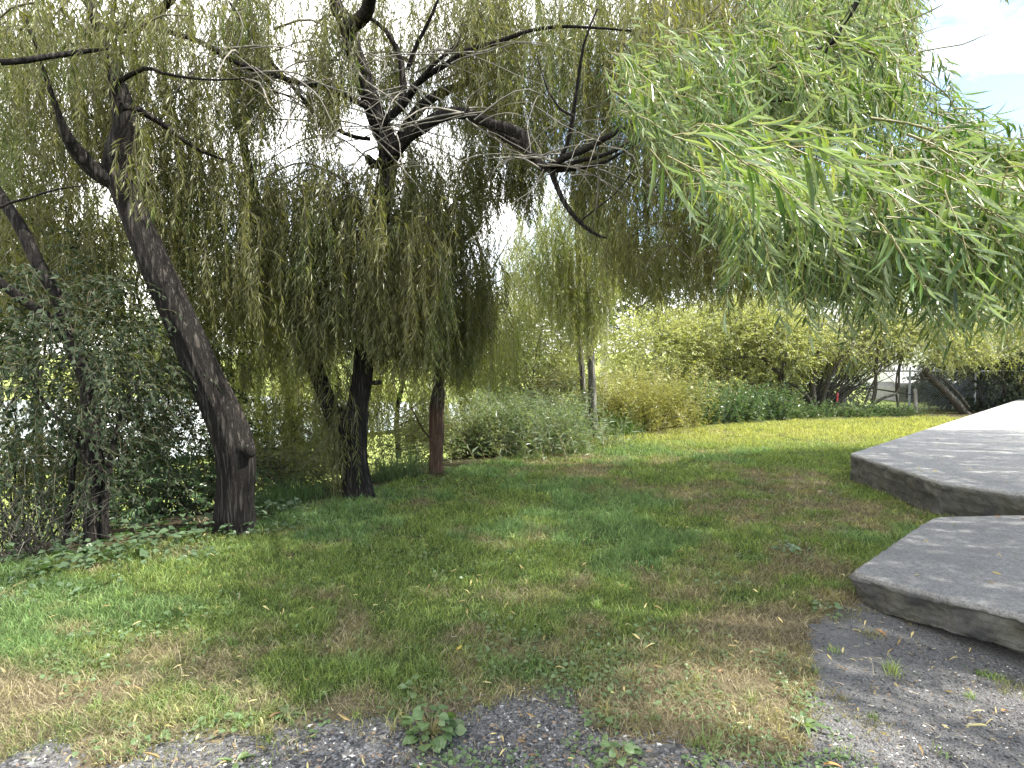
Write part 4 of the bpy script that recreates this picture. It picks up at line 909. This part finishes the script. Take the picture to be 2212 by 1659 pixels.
shrub('flowering_shrub', 'sunlit twiggy shrub rising behind the large pale slab', 'shrub', 2160, 875, 17.2, [(2110, 740, 17, 1.2, 1., .75, 480), (2200, 750, 17, 1.2, 1., .8, 480), (2160, 680, 17.6, 1.4, 1., .7, 480)], M_SHRUB, ll=.065, lw=.036, sp=.048, up=.1, gap=.39, gs=1.5, droop=.5, stems=6, sw=4)
shrub('shrub', 'dark creeper-covered shrub at the fence behind the leaning trunk', 'shrub', 2130, 885, 17.2, [(2060, 830, 17.4, .8, .5, .6, 260), (2140, 840, 17.2, .9, .5, .6, 320), (2220, 820, 17.2, .8, .5, .6, 240)], M_BROAD, ll=.08, lw=.055, sp=.05, gap=.36, droop=.7, stems=4, sw=4)
shrub('hedge', 'dark dense hedge in the shade behind the forked shrub and the fence', 'hedge', 1700, 890, 19, [(1560, 830, 19.5, 1.6, .7, 1.0, 420), (1680, 830, 19.5, 1.5, .7, 1.0, 420), (1790, 835, 19, 1.0, .6, .9, 320)], M_BROAD, ll=.1, lw=.06, sp=.05, gap=.25, droop=.5, stems=6, sw=4)
shrub('hedge', 'dark dense hedge right of the low shed, behind the leaning trunk', 'hedge', 2120, 885, 19, [(2080, 820, 19, 1.3, .7, .9, 420), (2200, 820, 19, 1.4, .7, .9, 420)], M_BROAD, ll=.1, lw=.06, sp=.05, gap=.25, droop=.5, stems=6, sw=4)
shrub('shrub', 'low dark bush at the foot of the bank, left of the leaning willow', 'shrub', 380, 1120, 6.6, [(330, 1075, 6.6, .5, .4, .3, 90), (420, 1080, 6.6, .45, .4, .3, 80)], M_NETTLE, ll=.07, lw=.03, sp=.035, gap=.3, droop=.4, stems=5, sw=4)
shrub('shrub', 'bare grey twiggy tangle at the left edge of the bank', 'shrub', 60, 1215, 4.9, [(50, 1130, 4.9, .5, .4, .35, 30)], M_BROAD, ll=.04, lw=.02, sp=.09, gap=.2, stems=60, sw=3)
shrub('shrub', 'leafy undergrowth low between the two big willow trunks', 'shrub', 640, 1070, 7.6, [(600, 1050, 7.6, .6, .5, .35, 120), (690, 1030, 8, .5, .5, .35, 110)], M_WM, ll=.08, lw=.018, sp=.04, gap=.32, droop=.5, stems=6, sw=3)
shrub('shrub', 'brownish undergrowth behind the reddish trunk', 'shrub', 900, 1010, 9.4, [(880, 980, 9.4, .6, .5, .4, 130), (980, 960, 9.8, .7, .5, .4, 140)], M_WY, ll=.07, lw=.02, sp=.04, gap=.32, droop=.4, stems=6, sw=3)

# ------------------------------------------------------------------ tall grass clumps
def tallgrass(label, spots, h, col0, col1, n, w=.008, group='clumps of tall grass'):
    bb = base(*spots[0][:3]); o = thing('tall_grass', label, 'tall grass', bb, group)
    acc = Acc()
    for (u, v, d, rx, ry) in spots:
        c = base(u, v, d); x = c[0]+rng.normal(0, rx*.5, n); y = c[1]+rng.normal(0, ry*.5, n)
        hh = h*(.3+.75*rng.random(n))*(.6+.8*fbm(x*4, y*4, 0, 33, 2))*np.clip(1.1-.2*np.hypot((x-c[0])/rx, (y-c[1])/ry)**2, .45, 1.1)
        blades(acc, x, y, hh, w*(.7+.6*rng.random(n)), (.1+1.5*rng.random(n)**1.6), lerp(col0, col1, rng.random(n))*(.7+.6*rng.random(n))[:, None])
    acc.build('blade', M_GRASS, o)['kind'] = 'stuff'
def reeds(label, spots, h, mat, n, ll, lw, cat='tall grass', name='tall_grass', group='clumps of tall grass', sp=.05, spread=.55):
    bb = base(*spots[0][:3]); o = thing(name, label, cat, bb, group); LA, TA = Acc(), Acc()
    for (u, v, d, rx, ry) in spots:
        c = base(u, v, d); m = n; x = c[0]+rng.normal(0, rx*.55, m); y = c[1]+rng.normal(0, ry*.55, m)
        g = fbm(x*2.2, y*2.2, 0, 93, 3); k = g > .38+.1*rng.normal(size=m); x, y, g = x[k], y[k], g[k]; m = len(x)
        L = h*(.35+.7*rng.random(m)**1.3)*(.35+1.3*g)*np.clip(1.15-.22*((x-c[0])/rx)**2, .35, 1.1)
        a = rng.random(m)*6.283; d0 = np.stack([.3*np.cos(a), .3*np.sin(a), 1+0*a], 1); lean = np.stack([.55*np.cos(a), .55*np.sin(a), 1.75+0*a], 1)
        strands(LA, TA, np.stack([x, y, gz(x, y)-.02], 1), L, d0=d0, lean=lean, sp=sp, ll=ll, lw=lw, spread=spread, K=6, stiff=.8, turb=.3, r0=.003, curl=.5)
    LA.build('foliage', mat, o); TA.build('stem', M_TWIGY, o)
    if cat == 'weed': o['kind'] = 'stuff'
M_REED = leafmat('reed_leaf', [(.05, .09, .045), (.1, .16, .08), (.18, .25, .14), (.3, .36, .24)], (.25, .3, .2), .4, clump=2.5)
M_STRAW = leafmat('straw_leaf', [(.12, .13, .035), (.25, .26, .075), (.38, .37, .14), (.5, .48, .25)], None, .4, tcol=(1.2, 1.2, .7), clump=2.5)
reeds('lush blue-green clump of tall weedy grass in front of the slim trunks', [(1130, 985, 10.2, 1.0, .7), (1200, 975, 10.8, .9, .7), (1060, 985, 10.2, .6, .5), (1160, 945, 11.4, .8, .6)], .95, M_REED, 620, .12, .012)
reeds('tall yellow straw-like grass standing right of the slim trunks', [(1390, 935, 12.9, .7, .5), (1345, 925, 13.3, .6, .5), (1440, 922, 13.5, .6, .4)], 1.2, M_STRAW, 420, .12, .012)
reeds('patchy dark green nettles at the far lawn edge', [(1500, 920, 14.2, .7, .4), (1580, 915, 14.6, .7, .4), (1660, 910, 15.0, .6, .4)], .95, M_NETTLE, 260, .09, .042, 'weed', 'nettle_patch', None, .05, .9)
reeds('low mixed weeds under the forked shrub at the edge of the sunny lawn', [(1740, 905, 15.4, .8, .3), (1830, 900, 15.6, .8, .25), (1920, 897, 15.8, .8, .25)], .38, M_NETTLE, 150, .09, .035, 'weed', 'weed_strip', None, .05, .9)
tallgrass('short green grass tuft under the slim trunks', [(1330, 950, 12.3, .5, .4), (1475, 922, 13.8, .4, .3)], .55, (.06, .12, .03), (.14, .2, .06), 600, .009)
tallgrass('pale green grass beside the foot of the forked willow', [(830, 1045, 7.9, .25, .25), (870, 1040, 8.2, .35, .25)], .4, (.07, .13, .05), (.16, .2, .1), 420, .007)
tallgrass('dark green weedy grass by the leaning willow foot', [(585, 1105, 6.5, .3, .25), (640, 1075, 6.9, .4, .3)], .35, (.05, .1, .035), (.1, .16, .06), 420, .006)

# ------------------------------------------------------------------ dead trees, leaning trunk, fallen branch
b = base(1310, 880, 21); o = thing('dead_tree', 'bleached leafless trunk standing behind the slim willows', 'tree', b); tr = Acc()
limb(tr, [(1305, 905, 20), (1306, 760, 18), (1308, 660, 17), (1312, 580, 15), (1320, 520, 12), (1326, 480, 8), (1335, 430, 4)], 21, 10, step=.3)
for q in range(16):
    v0 = 640-rng.random()*140; s = rng.choice([-1, 1]); L = 15+35*rng.random(); limb(tr, [(1310+.1*(640-v0)*.5, v0, 4), (1310+s*L*.6, v0-L*.2+rng.normal(0, 8), 3), (1310+s*L, v0-L*.5+rng.normal(0, 14), 1.2)], 21, 5, step=.3)
tr.build('trunk', M_PALE, o, True)
b = base(2094, 902, 16.4); o = thing('leaning_trunk', 'thick dark leafless trunk leaning left against the fence', 'tree trunk', b); tr = Acc()
limb(tr, [(2098, 908, 17), (2070, 875, 16), (2042, 845, 15), (2014, 818, 14), (1996, 800, 12)], 16.4, 10, jit=.06); limb(tr, [(2092, 880, 7), (2070, 850, 7), (2045, 825, 5), (2025, 812, 3)], 16.5, 7); limb(tr, [(2010, 815, 8), (1996, 818, 8), (1990, 806, 6)], 16.4, 7)
tr.build('trunk', M_BARKD, o, True)
b = base(1852, 891, 16.2); o = thing('fallen_branch', 'long dead branch propped against the fence below the twiggy shrub', 'branch', b); tr = Acc()
limb(tr, [(1850, 892, 7), (1885, 872, 7), (1915, 858, 6), (1938, 846, 6), (1944, 800, 4), (1950, 765, 3)], [16.1, 16.5], 7); limb(tr, [(1938, 847, 4), (1900, 842, 3), (1860, 838, 3)], 16.5, 5); limb(tr, [(1936, 848, 4), (1975, 852, 3)], 16.5, 5)
tr.build('limb', M_BARKD, o, True)

# ------------------------------------------------------------------ chain-link fence
FY = 17.0; ft = 1.08
M_GALV = plain('galvanised_steel', (.42, .43, .44), .45, .2, 20, .7); M_WOODG = plain('weathered_wood', (.3, .28, .25), .9, .35, 10, bump=.4); M_RED = plain('red_paint', (.4, .05, .05), .5)
fx0, fx1 = 7.0, 16.0
o = thing('chain_link_fence', 'grey chain-link fence with thin posts beyond the sunny end of the lawn', 'fence', ((fx0+fx1)/2, FY, float(gz(10, FY))))
z0 = float(gz(10, FY))+.02
for xx in (7.0, 9.08, 10.82, 12.6, 14.4, 16.0):
    a = Acc(); tube(a, [(xx, FY, z0-.15), (xx, FY, ft+.02), (xx, FY, ft+.06)], [.03, .03, .012], 10, .3); a.build('post', M_GALV, o, True)
a = Acc(); tube(a, [(fx0, FY, ft), (fx1, FY, ft)], [.022, .022], 8, 1.); a.build('top_rail', M_GALV, o, True)
n = 130; k = np.arange(-18, n+18); hgt = ft-z0; x0 = fx0+k*(fx1-fx0)/n
A = Acc()
for s in (1, -1):
    xa, xb = x0, x0+s*hgt*1.0
    ok = (np.minimum(xa, xb) > fx0) & (np.maximum(xa, xb) < fx1)
    nd = np.stack([np.stack([xa[ok], np.full(ok.sum(), FY-.03+.004*s), np.full(ok.sum(), z0)], 1), np.stack([xb[ok], np.full(ok.sum(), FY-.03+.004*s), np.full(ok.sum(), ft)], 1)], 1)
    twigs(A, nd, 0, .0022)
A.build('wire_mesh', M_GALV, o)
for (u, lab, mt, hh, w) in ((1821, 'weathered grey wooden post behind the forked shrub trunk', M_WOODG, .75, .05), (1977, 'short pale stake near the middle of the fence', M_WOODG, .62, .045)):
    b = base(u, 895, 16.7); a = Acc(); p = [(b[0]+.02, b[1], b[2]-.1), (b[0], b[1], b[2]+hh*.6), (b[0]-.01, b[1]+.02, b[2]+hh)]; tube(a, p, [w, w, w*.9], 8, .1, .06); oo = a.build('wooden_post', mt, None, True); tag(oo, lab, 'post')
b = base(1806, 892, 16.0); o = thing('marker_stake', 'thin stake with a red band in front of the fence', 'stake', b)
a = Acc(); tube(a, [b+[0, 0, -.1], b+[.02, 0, .34]], [.022, .02], 8, .1); a.build('stake', M_BARKD, o, True); a = Acc(); tube(a, [b+[.02, 0, .345], b+[.03, 0, .56]], [.024, .022], 8, .1); a.build('red_band', M_RED, o, True)
def box(acc, x0, x1, y0, y1, z0, z1):
    Vb = np.array([(x, y, z) for x in (x0, x1) for y in (y0, y1) for z in (z0, z1)])
    acc.add(Vb, np.array([(0, 1, 3, 2), (4, 6, 7, 5), (0, 4, 5, 1), (2, 3, 7, 6), (0, 2, 6, 4), (1, 5, 7, 3)]))
# low grey shed and the pale house behind the fence
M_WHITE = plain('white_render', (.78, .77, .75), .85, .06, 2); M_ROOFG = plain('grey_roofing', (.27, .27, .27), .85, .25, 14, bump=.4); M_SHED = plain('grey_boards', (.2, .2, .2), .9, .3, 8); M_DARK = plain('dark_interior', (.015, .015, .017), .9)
s = P(1985, 860, 20.5); sx, sz = s[0], float(gz(13, 20))
o = thing('shed', 'low grey shed with a sloping roof and dark opening behind the fence', 'shed', (sx, 20.8, sz))
a = Acc(); box(a, sx-.85, sx-.62, 20.2, 22, sz, sz+.45); box(a, sx+.35, sx+1.3, 20.2, 22, sz, sz+.55); box(a, sx-.62, sx+.35, 20.2, 22, sz+.42, sz+.56); a.build('wall', M_SHED, o)
a = Acc(); box(a, sx-.6, sx+.33, 21.4, 21.5, sz, sz+.41); a.build('opening', M_DARK, o)  # near-black panel stands in for the darkness inside
a = Acc(); zz = sz+.57; Vr = np.array([(sx-1.1, 19.95, zz-.02), (sx+1.5, 19.95, zz+.0), (sx+1.4, 22.4, zz+.5), (sx-.3, 22.4, zz+.5)]); Vr = np.concatenate([Vr, Vr+[0, 0, .06]])
a.add(Vr, np.array([(0, 3, 2, 1), (4, 5, 6, 7), (0, 1, 5, 4), (1, 2, 6, 5), (2, 3, 7, 6), (3, 0, 4, 7)])); a.build('roof', M_ROOFG, o)
hx = P(1930, 830, 30)[0]; hz = float(gz(hx, 30))
o = thing('house', 'white rendered house wall with a low grey roof seen through the shrubs', 'house', (hx, 32, hz))
a = Acc(); box(a, hx-4.5, hx+6, 30, 36, hz-.1, hz+2.6); a.build('wall', M_WHITE, o)
a = Acc(); Vr = np.array([(hx-5, 29.5, hz+2.55), (hx+6.5, 29.5, hz+2.55), (hx+6.5, 33, hz+3.9), (hx-5, 33, hz+3.9), (hx-5, 36.5, hz+2.55), (hx+6.5, 36.5, hz+2.55)])
Vr = np.concatenate([Vr, Vr+[0, 0, .12]]); a.add(Vr, np.array([(0, 1, 2, 3), (3, 2, 5, 4), (6, 9, 8, 7), (9, 10, 11, 8), (0, 6, 7, 1), (4, 5, 11, 10), (1, 7, 8, 2), (0, 3, 9, 6), (2, 8, 11, 5), (3, 4, 10, 9)])); a.build('roof', M_ROOFG, o)
for wx in (-2.6, 1.2, 4.2):
    a = Acc(); box(a, hx+wx-.6, hx+wx+.6, 29.9, 29.996, hz+.95, hz+2.0); f = a.build('window', M_WHITE, o)
    a = Acc(); box(a, hx+wx-.5, hx+wx+.5, 29.87, 29.897, hz+1.05, hz+1.9); a.build('pane', plain('window_glass', (.03, .035, .04), .1), f)

# ------------------------------------------------------------------ far trees
def fartree(label, u, v, d, h, w, mat, name='far_tree', n=900, conifer=False):
    b = P(u, v, d); b[2] = float(gz(b[0], b[1])); o = thing(name, label, 'tree', b, 'trees far behind the lawn')
    tr = Acc(); tube(tr, [b+[0, 0, -.2], b+[.1, 0, h*.45], b+[0, .1, h*.95]], [h*.03, h*.02, .02], 8, .5, .08)
    LA, TA = Acc(), Acc()
    if conifer:
        q = rng.random(n)**.8; a = rng.random(n)*6.283; r = w*(1-q)*(.35+.65*rng.random(n)**.5)
        S = b+np.stack([r*np.cos(a), r*np.sin(a), h*(.08+.9*q)], 1); dv = np.stack([np.cos(a), np.sin(a), -.15+0*a], 1)
        strands(LA, TA, S, .5+.5*rng.random(n), d0=dv, lean=(0, 0, .7), sp=.09, ll=.16, lw=.05, K=4, stiff=2., r0=.008)
    else:
        for k in range(9):
            c = b+np.array([rng.normal(0, w*.45), rng.normal(0, w*.3), h*(.12+.75*(k+.5)/9)]); s_ = w*(.45+.25*rng.random())
            limbp = [b+[0, 0, h*.3], (b+[0, 0, h*.35]+c)/2+[0, 0, .3], c]; tube(tr, limbp, [h*.012, h*.008, .02], 6, .5)
            bush(LA, TA, c, (s_, s_, s_*.75), n//5, tw=(.5, 1.1), ll=.2, lw=.12, sp=.08, gap=.38, gs=.7, droop=.5, seed=int(u+k), r0=.006)
    tr.build('trunk', M_BARKG, o, True); LA.build('crown', mat, o); TA.build('twigs', M_TWIGG, o, True)
for i, (lab, u, d, h, w, m_, cf) in enumerate((
    ('dark grey-green conifer seen left of the slim willow curtain', 1110, 42, 8.5, 3.2, M_FARG, True),
    ('rounded olive tree behind the bleached trunk', 1250, 36, 8.0, 3.8, M_FAR, False),
    ('tall olive tree behind the pale shrub', 1420, 40, 10.5, 4.6, M_FAR, False),
    ('grey-green conifer behind the middle of the pale shrub', 1560, 38, 9.5, 3.2, M_FARG, True),
    ('broad dull green tree behind the house roof', 1720, 42, 10.5, 5, M_FAR, False),
    ('broad tree standing right of the house behind the fence', 2020, 44, 9.5, 5, M_FAR, False),
    ('green tree at the far right behind the sunlit shrub', 2240, 40, 9, 4.5, M_FAR, False),
    ('hazy tree across the pond behind the forked willow', 760, 48, 8, 4.5, M_FAR, False),
    ('pale tree across the pond left of the forked willow', 560, 52, 7, 4.2, M_FAR, False),
    ('small tree across the pond behind the leaning willow', 330, 55, 6, 4, M_FAR, False),
    ('tree across the pond at the far left', 60, 52, 7, 4.5, M_FAR, False))):
    fartree(lab, u, 790, d, h, w, m_, conifer=cf, n=900)
# ------------------------------------------------------------------ weeds and fallen leaves
def weed(label, u, v, kind='round', size=.1, n=26):
    size *= .78
    z0 = P(u, v, 3.); s_ = CAM[2]/(CAM[2]-z0[2]); b = CAM+(z0-CAM)*s_; b[2] = float(gz(b[0], b[1]))
    o = thing('weed', label, 'weed', b, 'leafy weeds in the turf')
    LA, TA = Acc(), Acc(); a = np.arange(n)*2.4+rng.random(n)*.5
    if kind == 'round':
        r = size*(.25+.75*rng.random(n)); tip = b+np.stack([r*np.cos(a), r*np.sin(a), size*(.25+.9*rng.random(n))*(1.2-r/size)], 1)
        nodes = np.stack([np.broadcast_to(b, (n, 3)), b+(tip-b)*.55+[0, 0, size*.12], tip], 1); twigs(TA, nodes, .0015, .0008)
        D = np.stack([np.cos(a), np.sin(a), -.1+.4*rng.random(n)], 1); s2 = size*(.28+.3*rng.random(n))
        leaves(LA, tip, D, np.array([0, 0, 1.])+rng.normal(0, .35, (n, 3)), s2, s2*.95, near=True, fold=.1, droop=.15)
    else:
        D = np.stack([np.cos(a), np.sin(a), .25+.7*rng.random(n)], 1)
        twigs(TA, np.stack([np.broadcast_to(b, (n, 3)), b+D*size*.12], 1), .002, .001)
        leaves(LA, np.broadcast_to(b, (n, 3))+D*.005, D, np.array([0, 0, 1.])+rng.normal(0, .2, (n, 3)), size*(.6+.6*rng.random(n)), size*.24*(.7+.5*rng.random(n)), near=True, fold=.3, droop=.4)
    LA.build('foliage', M_WEED, o); TA.build('stem', M_TWIGY, o)
weed('bushy round-leaved weed growing at the edge of the front gravel', 930, 1580, 'round', .15, 46)
weed('single upright broad-leaved weed in the gravel left of the bushy one', 508, 1640, 'long', .14, 5)
weed('round-leaved weed beside the front corner of the low concrete step', 1782, 1318, 'round', .11, 24)
weed('yellowish dandelion rosette in the worn turf before the gravel', 1478, 1490, 'long', .16, 16)
weed('dandelion with one long dark leaf at the edge of the right gravel', 1738, 1555, 'long', .16, 9)
weed('dark leafy clump in the middle of the dry turf', 1395, 1362, 'round', .09, 20)
weed('dark green tuft of weed in the turf left of the upper slab', 1700, 1190, 'round', .14, 30)
weed('flat rosette at the end of the worn strip', 905, 1490, 'round', .1, 22)
weed('small weed in the gravel patch below the dry turf', 1290, 1565, 'round', .1, 20)
weed('straggly weed among the stones at the bottom edge', 1340, 1640, 'round', .11, 26)
weed('leafy weed at the base of the dark thicket tree', 165, 1200, 'long', .3, 18)
weed('weed by the corner under the upper slab', 1812, 1058, 'long', .12, 12)
weed('grey-green weed growing on the dry strip', 1490, 1365, 'round', .07, 14)
weed('small weed left of the front gravel edge', 620, 1545, 'long', .13, 12)
M_LY = plain('yellow_leaf', (.55, .42, .08), .6, .25, 30); M_LO = plain('orange_leaf', (.45, .2, .04), .6, .3, 30); M_LB = plain('brown_leaf', (.24, .13, .07), .8, .3, 30); M_LP = plain('pale_leaf', (.5, .5, .26), .6, .25, 30)
def fleaf(label, u, v, mat, L=.06, ang=0., zt=None, group=None):
    p = P(u, v, 3.); z_ = 0. if zt is None else zt
    s_ = (CAM[2]-z_)/(CAM[2]-p[2]); b = CAM+(p-CAM)*s_
    b[2] = (float(gz(b[0], b[1]))+.018) if zt is None else zt+.006
    LA = Acc(); D = np.array([[math.cos(ang), math.sin(ang), .12]])
    leaves(LA, np.zeros((1, 3)), D, np.array([[.2, .1, 1.]]), L, L*.27, near=True, fold=.35, droop=.1, curl=.35)
    ob = LA.build('fallen_leaf', mat); ob.location = b; tag(ob, label, 'leaf', group)
GL = 'fallen leaves on the ground'
fleaf('bright orange-yellow leaf lying on gravel by the low step corner', 1890, 1350, M_LO, .07, -.9, None, GL)
fleaf('clean yellow leaf alone on the front gravel', 1160, 1570, M_LP, .055, 1.1, None, GL)
fleaf('orange leaf at the back of the low concrete step', 2150, 1118, M_LO, .06, .2, .17, GL)
fleaf('brown leaf at the back right of the low step', 2205, 1122, M_LB, .06, .1, .17, GL)
fleaf('pale leaf standing in the grass beside the low step corner', 1824, 1245, M_LP, .08, 1.5, None, GL)
fleaf('brown leaf in the front gravel right of the yellow leaf', 1140, 1630, M_LB, .055, .3, None, GL)
fleaf('brown curled leaf in the bare patch of turf', 1550, 1455, M_LB, .09, .6, None, GL)
fleaf('orange leaf lying low on the right gravel', 1778, 1645, M_LO, .08, 0., None, GL)
fleaf('reddish leaf on the right gravel edge below the step', 2165, 1485, M_LO, .06, .4, None, GL)
fleaf('pale leaf on the right gravel below the step', 2125, 1490, M_LP, .05, 2.6, None, GL)
fleaf('pale yellow leaf in green grass near the lawn middle', 1335, 1237, M_LP, .06, .1, None, GL)
fleaf('straw-coloured leaf standing in the turf left of the lawn middle', 705, 1400, M_LP, .07, 1.4, None, GL)
fleaf('yellow leaf in the grass above the worn strip', 985, 1405, M_LY, .06, 1.0, None, GL)
fleaf('rusty leaf at the left edge of the front gravel', 580, 1555, M_LB, .06, .8, None, GL)
fleaf('yellow leaf in the weeds beside the right gravel', 1690, 1590, M_LY, .05, -.4, None, GL)

# ------------------------------------------------------------------ light
EL = math.asin(SUN[2]); AZ = math.atan2(SUN[0], SUN[1])
sd = bpy.data.lights.new('sun', 'SUN'); so = bpy.data.objects.new('sun', sd); COL.objects.link(so)
sd.energy = 5.0; sd.angle = R(.55); sd.color = (1, .95, .86)
so.rotation_euler = Vector(SUN).to_track_quat('Z', 'Y').to_euler(); so.location = (10, 8, 20)
W = bpy.data.worlds.new('World'); SC.world = W; W.use_nodes = True
nt = W.node_tree; N = nt.nodes; Lk = nt.links; N.clear()
sk = N.new('ShaderNodeTexSky'); sk.sky_type = 'NISHITA'; sk.sun_disc = False; sk.sun_elevation = EL; sk.sun_rotation = AZ; sk.dust_density = .6; sk.air_density = 1.0
tc = N.new('ShaderNodeTexCoord')
mp = N.new('ShaderNodeMapping'); mp.inputs['Scale'].default_value = (1, 1, 2.6); mp.inputs['Location'].default_value = (.9, .35, .2); Lk.new(tc.outputs['Generated'], mp.inputs[0])
cn = noise(N, Lk, 2.1, 7, .58, vec=mp.outputs[0])
cr = ramp(N, [(.43, (0, 0, 0)), (.66, (.93, .93, .93))]); sx_ = N.new('ShaderNodeSeparateXYZ'); Lk.new(tc.outputs['Generated'], sx_.inputs[0]); Lk.new(math_(N, Lk, 'SUBTRACT', math_(N, Lk, 'ADD', cn.outputs['Fac'], .06), math_(N, Lk, 'MULTIPLY', sx_.outputs['X'], .31)), cr.inputs[0])
c2 = noise(N, Lk, 4, 5, .6, vec=mp.outputs[0]); 
cc = ramp(N, [(.3, (9.0, 9.0, 8.9)), (.7, (13.4, 13.1, 12.4))]); Lk.new(c2.outputs['Fac'], cc.inputs[0])
mx = mix(N, Lk, cr.outputs[0], sk.outputs[0], cc.outputs[0])
bg = N.new('ShaderNodeBackground'); bg.inputs['Strength'].default_value = .13; Lk.new(mx, bg.inputs['Color'])
ow = N.new('ShaderNodeOutputWorld'); Lk.new(bg.outputs[0], ow.inputs[0])
SC.view_settings.view_transform = 'Standard'; SC.view_settings.look = 'None'; SC.view_settings.exposure = 1.52; SC.view_settings.gamma = 1
SC.cycles.max_bounces = 6; SC.cycles.diffuse_bounces = 3; SC.cycles.glossy_bounces = 2; SC.cycles.transmission_bounces = 4
SC.cycles.caustics_reflective = False; SC.cycles.caustics_refractive = False
SC.cycles.use_denoising = True
